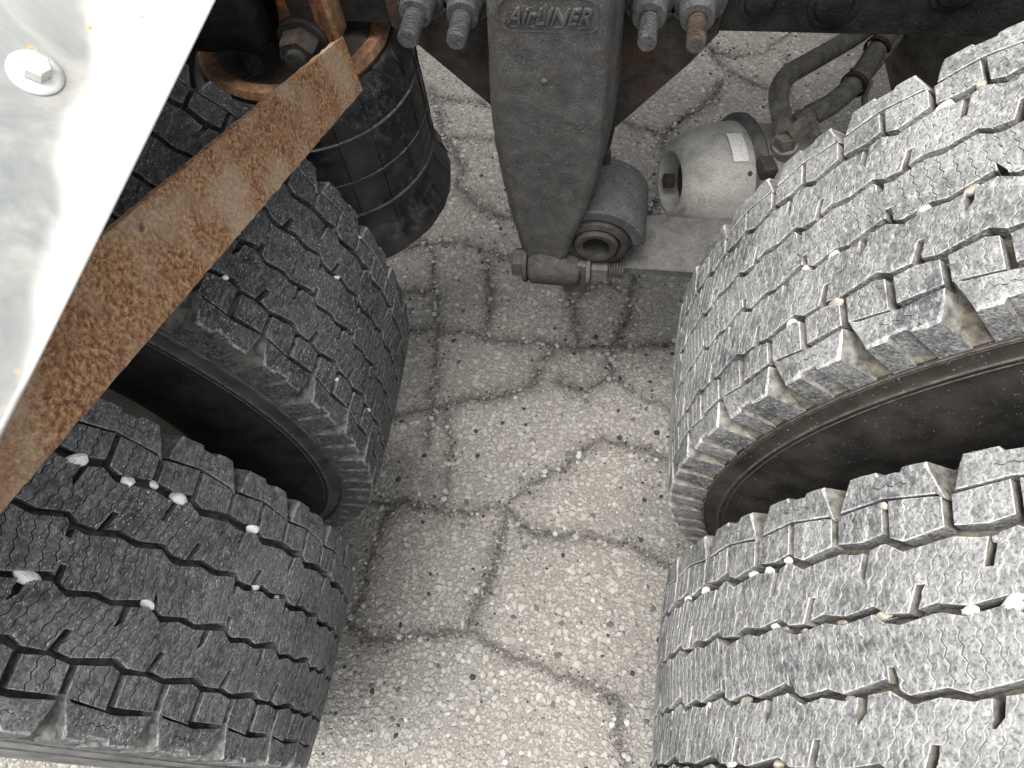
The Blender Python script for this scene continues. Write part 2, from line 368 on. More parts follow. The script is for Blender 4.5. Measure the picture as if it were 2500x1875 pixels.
def crackd(x, y):
    best = 0.05
    for ax, ay, bx, by in HASH.get((int(math.floor(x/CELL)), int(math.floor(y/CELL))), ()):
        dx, dy = bx-ax, by-ay; L = dx*dx+dy*dy
        t = 0 if L == 0 else max(0, min(1, ((x-ax)*dx+(y-ay)*dy)/L))
        d = math.hypot(x-ax-dx*t, y-ay-dy*t)
        if d < best: best = d
    return best
def axis_coords(lo, hi, st, far):
    out = [lo+st*i for i in range(int((hi-lo)/st)+1)]; s = st; a = out[0]; b = out[-1]
    L = []; Rr = []
    while b < far: s *= 1.22; b += s; Rr.append(b)
    s = st
    while a > -far: s *= 1.22; a -= s; L.append(a)
    return L[::-1]+out+Rr
XS = axis_coords(-0.85, 0.7, 0.004, 140); YS = axis_coords(-0.1, 1.72, 0.004, 140)
verts = []; cdv = []
for y in YS:
    for x in XS:
        d = crackd(x, y) if abs(x) < 5 and abs(y) < 6 else 0.05
        if d < 0.05: d = min(0.05, d/(0.3+1.1*max(0, 0.5+0.75*noise.noise(Vector((x*6, y*6, 2.2))))+1e-6)+0.0012*abs(noise.noise(Vector((x*25, y*25, 8)))))
        z = 0.0
        if abs(x) < 3 and abs(y) < 4: z = noise.noise(Vector((x*9, y*9, 0)))*0.002+noise.noise(Vector((x*60, y*60, 3)))*0.0006
        if d < 0.012: z -= 0.0022*(1-d/0.012)+(0.0035*(1-d/0.005)*max(0.0, 0.5+1.2*noise.noise(Vector((x*17, y*17, 5)))) if d < 0.005 else 0)
        verts.append((x, y, z)); cdv.append(d)
nx = len(XS); faces = [(j*nx+i, j*nx+i+1, (j+1)*nx+i+1, (j+1)*nx+i) for j in range(len(YS)-1) for i in range(nx-1)]
me = bpy.data.meshes.new('pavement'); me.from_pydata(verts, [], faces)
at_ = me.attributes.new('crack', 'FLOAT', 'POINT'); at_.data.foreach_set('value', cdv)
me.polygons.foreach_set('use_smooth', [True]*len(me.polygons))

def ground_mat():
    k = NT('pavement_exposed_aggregate')
    a = k.n('ShaderNodeAttribute', attribute_name='crack'); cd_ = a.outputs['Fac']
    warp = k.vadd(k.pos, k.noisec(75, 1), 0.010); warp2 = k.vadd(k.pos, k.noisec(170, 1), 0.005)
    v1 = k.vor(88, vec=warp); v2 = k.vor(185, vec=warp2); v3 = k.vor(620)
    sep = k.n('ShaderNodeSeparateColor'); k.set(sep.inputs[0], v1.outputs['Color'])
    sep2 = k.n('ShaderNodeSeparateColor'); k.set(sep2.inputs[0], v2.outputs['Color'])
    stone = [(0.0, (0.045, 0.047, 0.05)), (0.022, (0.085, 0.085, 0.083)), (0.03, (0.2, 0.19, 0.173)), (0.25, (0.3, 0.286, 0.258)), (0.55, (0.355, 0.337, 0.302)), (0.8, (0.41, 0.392, 0.354)), (0.97, (0.44, 0.425, 0.39)), (0.985, (0.32, 0.25, 0.195)), (1.0, (0.36, 0.30, 0.235))]
    c1 = k.ramp(sep.outputs[0], stone); c2 = k.ramp(sep2.outputs[0], stone)
    fn = k.noise(800, 2)
    fine = k.ramp(fn, [(0.3, (0.1, 0.094, 0.084)), (0.7, (0.33, 0.312, 0.28))])
    r1 = k.math('ADD', v1.outputs['Distance'], k.math('MULTIPLY', sep.outputs[1], 0.26))
    m1 = k.ramp(r1, [(0.50, 1), (0.60, 0)]); m2 = k.ramp(v2.outputs['Distance'], [(0.40, 1), (0.52, 0)])
    c = k.mix(m2, fine, c2); c = k.mix(m1, c, c1)
    c = k.mix(0.2, c, k.mix(fn, (0.22, 0.21, 0.19), (0.41, 0.392, 0.356)))
    big = k.noise(3.2, 2); c = k.mix(k.ramp(big, [(0.4, 0.0), (0.7, 0.28)]), c, (0.15, 0.14, 0.128))
    wn = k.noise(130, 3, .65)
    wob = k.math('ADD', k.math('ADD', cd_, k.math('MULTIPLY', k.math('SUBTRACT', wn, 0.5), 0.024)), k.math('MULTIPLY', k.math('SUBTRACT', k.noise(620, 2, .7), 0.5), 0.022))
    dirt = k.ramp(wob, [(0.0, 0.88), (0.008, 0.6), (0.013, 0.34), (0.030, 0.0)])
    gc = k.ramp(v3.outputs['Color'], [(0.1, (0.045, 0.041, 0.037)), (0.6, (0.125, 0.114, 0.102)), (0.85, (0.2, 0.185, 0.168)), (0.95, (0.36, 0.34, 0.315))])
    c = k.mix(dirt, c, gc)
    core = k.ramp(k.math('ADD', cd_, k.math('MULTIPLY', k.math('SUBTRACT', wn, 0.5), 0.006)), [(0.0, 0.45), (0.0016, 0)])
    c = k.mix(core, c, (0.03, 0.026, 0.022))
    h1 = k.ramp(r1, [(0.0, 1), (0.45, 0.8), (0.62, 0)]); h2 = k.ramp(v2.outputs['Distance'], [(0.0, 0.55), (0.35, 0.42), (0.55, 0)])
    h = k.math('ADD', k.math('MAXIMUM', h1, h2), k.math('MULTIPLY', fn, 0.35))
    n = k.bump(h, 1.0, 0.003)
    return k.fin(c, 0.86, 0, n, 0.25)
g = link('pavement', me, ground_mat()); g['kind'] = 'structure'; g['label'] = 'cracked exposed aggregate pavement under the truck'

def blob(verts, faces, c, r, flat=0.6, rng=rnd, sub=None):
    base = len(verts); t = (1+5**.5)/2
    V = [(-1, t, 0), (1, t, 0), (-1, -t, 0), (1, -t, 0), (0, -1, t), (0, 1, t), (0, -1, -t), (0, 1, -t), (t, 0, -1), (t, 0, 1), (-t, 0, -1), (-t, 0, 1)]
    Fc = [(0, 11, 5), (0, 5, 1), (0, 1, 7), (0, 7, 10), (0, 10, 11), (1, 5, 9), (5, 11, 4), (11, 10, 2), (10, 7, 6), (7, 1, 8), (3, 9, 4), (3, 4, 2), (3, 2, 6), (3, 6, 8), (3, 8, 9), (4, 9, 5), (2, 4, 11), (6, 2, 10), (8, 6, 7), (9, 8, 1)]
    a = rng.uniform(0, 6.28); el = rng.uniform(0.65, 1.0); ca, sa = math.cos(a), math.sin(a)
    for x, y, z in V:
        k = r/1.9*rng.uniform(0.8, 1.2); x, y, z = x*k, y*k*el, z*k*flat
        verts.append((c[0]+x*ca-y*sa, c[1]+x*sa+y*ca, c[2]+z))
    for f in Fc: faces.append(tuple(base+i for i in f))
# grit packed along the cracks and stones standing proud of the surface: uncountable
gv, gf, gcol = [], [], []
for c in CR2[:len(CRACKS)]:
    for a, b in zip(c, c[1:]):
        for k in range(3):
            q = a.lerp(b, rnd.random()); q = q+Vector((rnd.gauss(0, .013), rnd.gauss(0, .013)))
            r = rnd.uniform(.0009, .0026)*(1.6 if rnd.random() < .08 else 1); d = crackd(q.x, q.y)
            blob(gv, gf, (q.x, q.y, (-.0025*(1-d/.01) if d < .01 else 0)+r*.3), r, .8); gcol += [rnd.choice([.05, .08, .11, .16, .24, .36])]*12
for i in range(7000):
    x, y = rnd.uniform(-.75, .6), rnd.uniform(-.1, 1.7)
    r = rnd.choice([.002, .003, .004, .005, .0065]); s_ = rnd.random()
    blob(gv, gf, (x, y, -r*.12), r, .34); gcol += [(.045 if s_ < .09 else rnd.uniform(.22, .46))]*12
me = bpy.data.meshes.new('grit'); me.from_pydata(gv, [], gf)
ca_ = me.attributes.new('shade', 'FLOAT', 'POINT'); ca_.data.foreach_set('value', gcol)
me.polygons.foreach_set('use_smooth', [True]*len(me.polygons))
k = NT('grit_stone'); a_ = k.n('ShaderNodeAttribute', attribute_name='shade')
cc = k.mix(1.0, k.ramp(k.noise(300, 3), [(0.3, (0.8, 0.78, 0.74)), (0.7, (1.15, 1.12, 1.05))]), a_.outputs['Color'], 'MULTIPLY')
gr = link('pavement_grit', me, k.fin(cc, 0.9, 0, k.bump(k.noise(900, 3), .4, .001), .3)); gr['kind'] = 'stuff'; gr['label'] = 'loose grit and stone chips in the pavement'

# ------------------------------------------------------------------ tyres
RT = 0.515; NP = 42; P = 2*math.pi*RT*1000/NP
HB = -15.0                                        # groove depth, mm
def crown(y): return 4.2*(abs(y)/117.0)**2.6
def to3(s, y, h):
    r = RT+(h-crown(y))/1000; a = s/1000/RT
    return (r*math.sin(a), y/1000, r*math.cos(a))
def rep(edge, lo, hi):
    out = []
    for n in range(-2, 4):
        for s, y in edge: out.append((s+n*P, y))
    return [q for q in out if lo <= q[0] <= hi]
def inset_poly(poly, ins):
    n = len(poly); out = []
    A = sum(poly[i][0]*poly[(i+1) % n][1]-poly[(i+1) % n][0]*poly[i][1] for i in range(n))
    sg = 1 if A > 0 else -1
    for i in range(n):
        p0, p1, p2 = poly[i-1], poly[i], poly[(i+1) % n]
        d = ins[i] if isinstance(ins, list) else ins
        e1 = (p1[0]-p0[0], p1[1]-p0[1]); e2 = (p2[0]-p1[0], p2[1]-p1[1])
        l1 = math.hypot(*e1) or 1e-6; l2 = math.hypot(*e2) or 1e-6
        n1 = (-e1[1]/l1*sg, e1[0]/l1*sg); n2 = (-e2[1]/l2*sg, e2[0]/l2*sg)
        bx, by = n1[0]+n2[0], n1[1]+n2[1]; bl = math.hypot(bx, by)
        if bl < 0.35: out.append((p1[0]+n1[0]*d, p1[1]+n1[1]*d)); continue
        k = min(d*2/(bl*bl), d*1.8)
        out.append((p1[0]+bx*k, p1[1]+by*k))
    return out
class Flat:
    """collects geometry in (s, y, h) millimetres, then rolls it round the tyre"""
    def __init__(s): s.bm = bmesh.new()
    def prism(s, poly, top, bot, ch, drop, mi=0, bot_fn=None, hole=None, topface=True):
        bm = s.bm; n = len(poly)
        r1 = [bm.verts.new((x, y, top)) for x, y in inset_poly(poly, ch)]
        dr = drop if isinstance(drop, list) else [drop]*n
        r0 = [bm.verts.new((x, y, top-d)) for (x, y), d in zip(poly, dr)]
        rb = [bm.verts.new(bot_fn(x, y) if bot_fn else (x, y, bot)) for x, y in poly]
        fs = []
        for a, b in ((r1, r0), (r0, rb)):
            for i in range(n):
                try: fs.append(bm.faces.new([a[i], a[(i+1) % n], b[(i+1) % n], b[i]]))
                except ValueError: pass
        if hole:
            h0 = [bm.verts.new((x, y, top)) for x, y in hole]; h1 = [bm.verts.new((x, y, top-2.2)) for x, y in hole]; m = len(hole)
            for i in range(m): fs.append(bm.faces.new([h0[i], h0[(i+1) % m], h1[(i+1) % m], h1[i]]))
            fs.append(bm.faces.new(h1))
            ed = []
            for L in (r1, h0):
                for i in range(len(L)):
                    e = bm.edges.get((L[i], L[(i+1) % len(L)])) or bm.edges.new((L[i], L[(i+1) % len(L)])); ed.append(e)
            res = bmesh.ops.triangle_fill(bm, use_beauty=True, use_dissolve=False, edges=ed)
            fs += [f for f in res['geom'] if isinstance(f, bmesh.types.BMFace)]
        elif topface: fs.append(bm.faces.new(r1))
        for f in fs: f.material_index = mi
    def done(s, name, cuts=None, mats=(), rj=0.0, seed=0):
        bm = s.bm
        bm.normal_update()
        bmesh.ops.triangulate(bm, faces=[f for f in bm.faces if len(f.verts) > 4], ngon_method='EAR_CLIP')
        if cuts:
            for c in cuts:
                bmesh.ops.bisect_plane(bm, geom=bm.verts[:]+bm.edges[:]+bm.faces[:], plane_co=(c, 0, 0), plane_no=(1, 0, 0))
        bmesh.ops.recalc_face_normals(bm, faces=bm.faces)
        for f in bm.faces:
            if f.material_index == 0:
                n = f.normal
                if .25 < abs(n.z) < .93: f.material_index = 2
                elif abs(n.z) <= .25 and abs(n.x) > .6 and f.calc_center_median().z < -1: f.material_index = 3
        for v in bm.verts:
            q = v.co.copy()
            if rj and q.z > -4:
                k = Vector((q.x*.35+seed*31, q.y*.35, q.z*.3))
                q += Vector((noise.noise(k), noise.noise(k+Vector((9, 0, 0))), 0.6*noise.noise(k+Vector((0, 9, 0)))))*rj
            v.co = to3(q.x, q.y, q.z)
        me = bpy.data.meshes.new(name); bm.to_mesh(me); bm.free()
        for m in mats: me.materials.append(m)
        for p in me.polygons: p.use_smooth = True
        me.set_sharp_from_angle(angle=R_(28))
        return me

# edge lines of the rows over one pitch, (s, y) in mm, slots included
E = {
 '1f': [(0, 66.5), (12, 59.5), (43, 64.5), (57, 62), (62, 62.5), (57.5, 45), (62, 45), (67, 63.5)],
 '1n': [(-10, 28.5), (-1, 23), (12.5, 22.5), (18.5, 38.5), (23.5, 38.5), (18.5, 24), (29, 27), (47, 24)],
 '2f': [(-10, 23.6), (-7, 20), (-7.5, 11), (-2, 11), (-1.5, 17.5), (6, 16), (31, 21.5), (44, 18.5)],
 '2n': [(-5, -14), (-2.5, -16), (-2.8, -7.5), (2.6, -7.5), (3, -20), (9, -23), (31, -19), (42, -22)],
 '3f': [(-3, -20.5), (10, -28), (26, -24), (43, -26), (53, -24), (50.5, -39), (56.5, -39), (59.5, -23)],
 '3n': [(-14, -59), (-4, -64.5), (12, -64), (18.5, -48), (23.5, -48), (19, -63), (30, -65.5)],
}
def zig(y, ph, amp, wl=7.5):
    t = ((y+ph)/wl) % 1.0
    t = t*4 if t < .25 else (2-4*t if t < .75 else 4*t-4)
    return amp*max(-0.75, min(0.75, t))*1.25
def rib(fkey, nkey, yc, b, slant, g, depth, wl, mats, seed, amp=1.15):
    far = rep(E[fkey], -2*P, 3*P); near = rep(E[nkey], -2*P, 3*P)
    d = P/8; rr = random.Random(seed); offs = [rr.uniform(-.5, .5) for _ in range(8)]; phs = [rr.uniform(-1, 1) for _ in range(8)]
    def sc_(k, y): return b+k*d+offs[k % 8]*.5+slant*(y-yc)+zig(y, phs[k % 8], amp, wl)
    def cross(line, k, sh):
        for (a, c) in zip(line, line[1:]):
            fa = a[0]-sc_(k, a[1])-sh; fc = c[0]-sc_(k, c[1])-sh
            if fa <= 0 < fc:
                lo, hi = 0.0, 1.0
                for _ in range(24):
                    m = (lo+hi)/2; q = (a[0]+(c[0]-a[0])*m, a[1]+(c[1]-a[1])*m)
                    if q[0]-sc_(k, q[1])-sh <= 0: lo = m
                    else: hi = m
                return line.index(a), q
        raise RuntimeError('no crossing')
    fl = Flat()
    def poly(k0, k1, gg):
        i0, q0 = cross(near, k0, gg); i1, q1 = cross(near, k1, -gg)
        j0, t0 = cross(far, k0, gg); j1, t1 = cross(far, k1, -gg)
        pts = [q0]+[near[i] for i in range(i0+1, i1+1)]+[q1]; kind = [2]+[1]*(i1-i0)+[2]
        def side(k, a, c, sh):
            m = max(4, int(abs(c[1]-a[1])/(wl/4.0))); o = []
            for i in range(1, m):
                y = a[1]+(c[1]-a[1])*i/m; o.append((sc_(k, y)+sh, y))
            return o
        u = side(k1, q1, t1, -gg); pts += u; kind += [0]*len(u)
        pts.append(t1); kind.append(2); seg = [far[i] for i in range(j1, j0, -1)]; pts += seg; kind += [1]*len(seg); pts.append(t0); kind.append(2)
        u = side(k0, t0, q0, gg); pts += u; kind += [0]*len(u)
        return pts, kind
    for k in range(8):
        pl, kd = poly(k, k+1, g/2)
        ch = [0.22 if q == 0 else (0.55 if q == 2 else 0.75) for q in kd]
        fl.prism(pl, rr.uniform(-.12, .08), -depth, ch, [c*0.8 for c in ch], 0)
    pl, kd = poly(0, 8, 0.0)
    fl.prism(pl, -depth, HB, 0.15, 0.0, 1)
    # side walls below the sipes in tread rubber, only the floor of the cuts is dusty
    for f in fl.bm.faces:
        if f.material_index == 1:
            if abs(f.calc_center_median().z-(-depth)) > 0.3: f.material_index = 0
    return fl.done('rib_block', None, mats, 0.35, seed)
def lug(pts, g, depth, mats, seed, slant=0.08):
    """pts: near-left, near points..., near-right, far-right, far points..., far-left given as (near list, far list)"""
    near, far = pts; rr = random.Random(seed); fl = Flat()
    def interp(L, s):
        for a, c in zip(L, L[1:]):
            if a[0] <= s <= c[0]: return a[1]+(c[1]-a[1])*(s-a[0])/max(c[0]-a[0], 1e-6)
        return L[0][1] if s < L[0][0] else L[-1][1]
    s0, s1 = near[0][0], near[-1][0]; yc = (near[0][1]+far[0][1])/2
    cuts = [s0+(s1-s0)*t+rr.uniform(-1, 1) for t in (.34, .67)]; ph = [rr.uniform(-3, 3) for _ in cuts]
    def cv(i, y): return cuts[i]+slant*(y-yc)+zig(y, ph[i], 1.2, 8.0)
    def part(i):
        L = None if i == 0 else i-1; Rr = None if i == 2 else i; gg = g/2
        def endp(E_, idx, sh): 
            y = interp(E_, cuts[idx]); return (cv(idx, y)+sh, y)
        pts = []; kd = []
        a = near[0] if L is None else endp(near, L, gg); c = near[-1] if Rr is None else endp(near, Rr, -gg)
        pts.append(a); kd.append(2); mid = [q for q in near[1:-1] if a[0] < q[0] < c[0]]; pts += mid; kd += [1]*len(mid); pts.append(c); kd.append(2)
        a2 = far[0] if L is None else endp(far, L, gg); c2 = far[-1] if Rr is None else endp(far, Rr, -gg)
        if Rr is not None:
            for t in range(1, 11): y = c[1]+(c2[1]-c[1])*t/11; pts.append((cv(Rr, y)-gg, y)); kd.append(0)
        pts.append(c2); kd.append(2); mid = [q for q in far[1:-1] if a2[0] < q[0] < c2[0]][::-1]; pts += mid; kd += [1]*len(mid); pts.append(a2); kd.append(2)
        if L is not None:
            for t in range(10, 0, -1): y = a[1]+(a2[1]-a[1])*t/11; pts.append((cv(L, y)+gg, y)); kd.append(0)
        return pts, kd
    for i in range(3):
        pl, kd = part(i); ch = [0.22 if q == 0 else (0.6 if q == 2 else 0.8) for q in kd]
        fl.prism(pl, rr.uniform(-.15, .1), -depth, ch, [c*.8 for c in ch], 0)
    fl.prism(near+far[::-1], -depth, HB, 0.1, 0.0, 1, bot_fn=lambda x, y: (x+(1.0 if x > (s0+s1)/2 else -1.0), y, HB))
    for f in fl.bm.faces:
        if f.material_index == 1 and abs(f.calc_center_median().z+depth) > .3: f.material_index = 0
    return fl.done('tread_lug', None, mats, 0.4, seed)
def shoulder(sign, mats, seed):
    rr = random.Random(seed); fl = Flat()
    poly = [(46, 93.2), (60, 94.6), (77, 96.6), (95, 94.6), (112, 93.2), (118, 88.6), (114, 99), (109, 111), (107.5, 116.6), (98, 116.9), (91, 116.6), (89, 113.4), (75, 113.4), (73, 116.6), (62, 117), (52.5, 116.4), (50, 110), (47.5, 101)]
    ch = [0.7]*7+[1.6]+[2.2]*4+[1.2, 1.2]+[2.2]*3+[1.6, .8]; ch = (ch+[1.0]*18)[:len(poly)]
    mid = [(69+i*2.0, 104.5+zig(i*2.0, seed*.7, 1.1, 9)) for i in range(14)]
    hole = [(x, y-.35) for x, y in mid]+[(x, y+.35) for x, y in mid[::-1]]
    if sign < 0:
        fx = lambda q: (77.5-q[0]+P, -q[1]); poly = [fx(q) for q in poly][::-1]; ch = ch[::-1]; hole = [fx(q) for q in hole][::-1]
        fl_s = lambda x: 77.5+P-x
    sgn = 1 if sign > 0 else -1
    smid = sum(q[0] for q in poly)/len(poly)
    def bot(x, y):
        ay = abs(y)
        if ay > 108: return (x+(6 if x > smid else -6)*min(1, abs(x-smid)/34)**3, sgn*(121.5 if ay > 115 else 119.5), -37.0)
        return (x+(3.5 if x > smid else -3.5)*min(1, abs(x-smid)/34)**3, y, -18.0)
    fl.prism(poly, 0.0, 0, ch, [c*.9 for c in ch], 0, bot_fn=bot, hole=hole)
    lo = min(q[0] for q in poly); hi = max(q[0] for q in poly)
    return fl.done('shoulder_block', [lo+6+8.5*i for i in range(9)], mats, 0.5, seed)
LUGN = [([(-2, -91.3), (14, -90.8), (31, -90)], [(-2, -69), (14, -67), (31, -70)]), ([(36.5, -90.2), (50, -91.8), (68.5, -94)], [(36.5, -69.2), (60, -65.2), (68.5, -67.8)])]
LUGF = [([(4, 69.6), (13, 66), (38.5, 71)], [(4, 94.2), (20, 93), (38.5, 90.6)]), ([(43.5, 71.5), (62, 69.6), (76.5, 73)], [(43.5, 90.6), (60, 92.6), (76.5, 94.6)])]

def make_wheel(key, label, loc, s0, left, sipe_g, sipe_d):
    root = empty('truck_wheel', loc); tag(root, label, 'wheel', 'dual rear wheels of the truck')
    tm = M['tread_'+key]; bm_ = M['base_L' if left else 'base_R']
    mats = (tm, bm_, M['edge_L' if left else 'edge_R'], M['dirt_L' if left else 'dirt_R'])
    C0 = (0, 0, RT)
    # carcass: groove floor, shoulders, sidewalls with moulded rings, bead
    half = [(0, -15), (60, -15.3), (100, -17), (108, -20), (114, -27), (118.5, -34), (120.6, -40), (121.2, -41.2), (122.2, -41.6), (122.6, -43), (122.0, -44.2), (123.4, -48), (125.5, -56), (126.8, -57.5), (127.8, -58), (128.0, -60), (127.6, -61.5), (131, -78), (135, -100), (137.5, -125), (138, -150), (136, -175), (131, -196), (122, -212), (113, -222), (106, -226)]
    prof = [(-y/1000, RT+h/1000) for y, h in half[::-1]]+[(y/1000, RT+h/1000) for y, h in half[1:]]
    bm = lathe(prof, 168, 'Y')
    me = finish(bm, 'tyre_carcass', 40)
    me.materials.append(M['wall_LO'] if key == 'LO' else M['wall_L' if left else 'wall_R']); me.materials.append(M['floor_L' if left else 'floor_R'])
    me.materials.append(M['band_L' if left else 'band_R'])
    for p in me.polygons:
        rc_ = math.hypot(p.center.x, p.center.z)
        if rc_ > RT-.0405: p.material_index = 1
        elif rc_ > RT-.0605 and key != 'LO': p.material_index = 2
    c = link('tyre_carcass', me, None, root); c.location = C0
    for sy in (-1, 1):
        for hh_, wd_ in ((-42.8, 1.0), (-45.6, .6), (-59.2, 1.5), (-64.5, .6)):
            yy = None
            for (y0, h0), (y1, h1) in zip(half, half[1:]):
                if h0 >= hh_ >= h1 and h0 != h1: yy = y0+(y1-y0)*(hh_-h0)/(h1-h0)
            o = link('mould_ring', finish(lathe([(sy*(yy-.4)/1000, RT+(hh_+wd_)/1000), (sy*(yy+.9)/1000, RT+(hh_+wd_*.4)/1000), (sy*(yy+.9)/1000, RT+(hh_-wd_*.4)/1000), (sy*(yy-.4)/1000, RT+(hh_-wd_)/1000)], 168, 'Y'), 'mould_ring', 50), M['ring_L' if left else 'ring_R'], root); o.location = C0
    # raised mould marks on the outer sidewall
    def wall_y(r):
        q = (RT-r)*1000
        for (y0, h0), (y1, h1) in zip(half, half[1:]):
            if -h0 <= q <= -h1 and h1 != h0: return (y0+(y1-y0)*(q+h0)/(h0-h1))/1000
        return .130
    def letter(pts, wd=0.0010, hh=0.0009):
        lv, lf = [], []; n = 3
        for (a0, r0), (a1, r1) in zip(pts, pts[1:]):
            for i in range(n):
                b = len(lv)
                for t in (i/n, (i+1)/n):
                    a_, r_ = a0+(a1-a0)*t, r0+(r1-r0)*t
                    dr, da = r1-r0, (a1-a0)*r_; L = math.hypot(dr, da) or 1; nr, na = da/L*wd, -dr/L*wd
                    for sg_ in (-1, 1):
                        aa = a_+sg_*na/r_; r2 = r_+sg_*nr
                        for up in (-.0005, hh): lv.append((r2*math.sin(aa), -(wall_y(r2)+up), r2*math.cos(aa)))
                lf.extend([(b+1, b+3, b+7, b+5), (b, b+1, b+5, b+4), (b+2, b+6, b+7, b+3)])
        me = bpy.data.meshes.new('sidewall_letter'); me.from_pydata(lv, [], lf)
        o = link('sidewall_letter', me, M['wall_L'], root); o.location = C0
    if left:
        Z = RT-.075
        for base in (0.35, 3.4):
            for j, gly in enumerate([[(0, -.055), (0.0, 0), (.03, 0.0), (.05, -.02), (.03, -.03), (.055, -.055), (.035, -.055), (.018, -.036), (.014, -.055), (0, -.055)],
                    [(0, -.055), (.03, 0), (.045, 0), (.06, -.055), (.046, -.055), (.04, -.04), (.026, -.04), (.018, -.055), (0, -.055)],
                    [(0, 0), (.055, 0), (.055, -.014), (.016, -.014), (.016, -.02), (.045, -.02), (.045, -.034), (.016, -.034), (.016, -.055), (0, -.055), (0, 0)]]):
                letter([(base+j*.17+x*2.3, Z+y*1.05) for x, y in gly])
    # rim
    rim = [(-.104, .2885), (-.110, .302), (-.116, .305), (-.118, .300), (-.114, .288), (-.098, .281), (-.06, .262), (.0, .255), (.06, .262), (.098, .281), (.114, .288), (.118, .300), (.116, .305), (.110, .302), (.104, .2885)]
    bm = lathe(rim, 96, 'Y')
    dz = .09 if loc[1] < .1 else -.09
    disc = [(dz, .262), (dz*.9, .23), (dz*.6, .19), (dz*.55, .145), (dz*.55, .11), (dz*.55+.012, .11), (dz*.55+.012, .145), (dz*.6+.012, .19), (dz*.9+.012, .23), (dz+.002, .27)]
    bm2 = lathe(disc, 96, 'Y')
    bmj = join([bm, bm2])
    o = link('wheel_rim', finish(bmj, 'wheel_rim', 35), M['rim'], root); o.location = C0
    NV = 3
    ribs = {}
    for v in range(NV):
        ribs[v] = [rib('1f', '1n', 44, -1.6, 0.40, sipe_g, sipe_d, 9.0, mats, 11+v), rib('2f', '2n', 1, 2.5, -0.15, sipe_g, sipe_d, 8.5, mats, 31+v), rib('3f', '3n', -44, -2.1, 0.45, sipe_g, sipe_d, 9.5, mats, 51+v)]
    lugs = [[lug(L, sipe_g*1.1, sipe_d, mats, 70+v*5+i) for i, L in enumerate(LUGN+LUGF)] for v in range(NV)]
    sh = [[shoulder(sg, mats, 90+v) for sg in (-1, 1)] for v in range(NV)]
    rr = random.Random(int(abs(s0)))
    a0 = s0/1000/RT
    for n in range(NP):
        a = a0+2*math.pi*n/NP
        def put(name, me):
            o = bpy.data.objects.new(name, me); col.objects.link(o); o.parent = root; o.location = C0
            o.rotation_euler = (0, a+rr.uniform(-.0006, .0006), 0)
        for me in ribs[rr.randrange(NV)]: put('rib_block', me)
        for me in lugs[rr.randrange(NV)]: put('tread_lug', me)
        for me in sh[rr.randrange(NV)]: put('shoulder_block', me)
    return root
XL, XR, DUAL = -0.68883, 0.68885, 0.32914
WH = []
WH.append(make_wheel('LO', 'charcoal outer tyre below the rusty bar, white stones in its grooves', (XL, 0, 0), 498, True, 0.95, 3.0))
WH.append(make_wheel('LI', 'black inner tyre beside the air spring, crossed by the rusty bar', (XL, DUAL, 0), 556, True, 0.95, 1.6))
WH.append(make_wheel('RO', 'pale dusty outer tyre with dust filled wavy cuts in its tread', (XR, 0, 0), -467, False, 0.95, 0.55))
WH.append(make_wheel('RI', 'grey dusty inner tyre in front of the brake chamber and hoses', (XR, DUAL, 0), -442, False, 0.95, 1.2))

def copy_wheel(src, y, label):
    r = src.copy(); col.objects.link(r); r.location = (src.location.x, y, 0); r['label'] = label; r['group'] = 'wheels on the far side'
    for ch in list(src.children):
        c = ch.copy(); col.objects.link(c); c.parent = r
for src, y, label in ((WH[0], 2.18, 'charcoal outer tyre beyond the far frame rail'), (WH[1], 1.851, 'black inner tyre beyond the far frame rail'), (WH[2], 2.18, 'pale dusty outer tyre beyond the far frame rail'), (WH[3], 1.851, 'grey dusty inner tyre beyond the far frame rail')):
    copy_wheel(src, y, label)
# ------------------------------------------------------------------ pebbles wedged in the grooves
def cyl_hit(xc, px, py, rad):
    d = ray(px, py); ex, ez = CO.x-xc, CO.z-RT
    a = d.x**2+d.z**2; b = ex*d.x+ez*d.z; c = ex*ex+ez*ez-rad*rad
    t = (-b-math.sqrt(max(b*b-a*c, 0)))/a
    return CO+d*t
def pebble(p, r, el, rot, mat, label, group, xc):
    bm = bmesh.new()
    for i in range(22):
        q = Vector((rnd.gauss(0, 1), rnd.gauss(0, 1), rnd.gauss(0, 1))).normalized()*rnd.uniform(.85, 1.1)
        bm.verts.new(Vector((q.x*el, q.y*0.82, q.z*0.8))*r)
    hull = bmesh.ops.convex_hull(bm, input=bm.verts[:]); bmesh.ops.delete(bm, geom=[v for v in bm.verts if not v.link_faces], context='VERTS')
    bmesh.ops.dissolve_limit(bm, angle_limit=R_(14), verts=bm.verts[:], edges=bm.edges[:])
    bmesh.ops.bevel(bm, geom=bm.edges[:], offset=r*.10, segments=2, affect='EDGES')
    bm.transform(Matrix.Rotation(rot, 4, 'Z'))
    n = Vector((p.x-xc, 0, p.z-RT)).normalized()
    bm.transform(Vector((0, 0, 1)).rotation_difference(n).to_matrix().to_4x4())
    o = link('pebble', finish(bm, 'pebble', 30), mat); o.location = p
    tag(o, label, 'pebble', group)
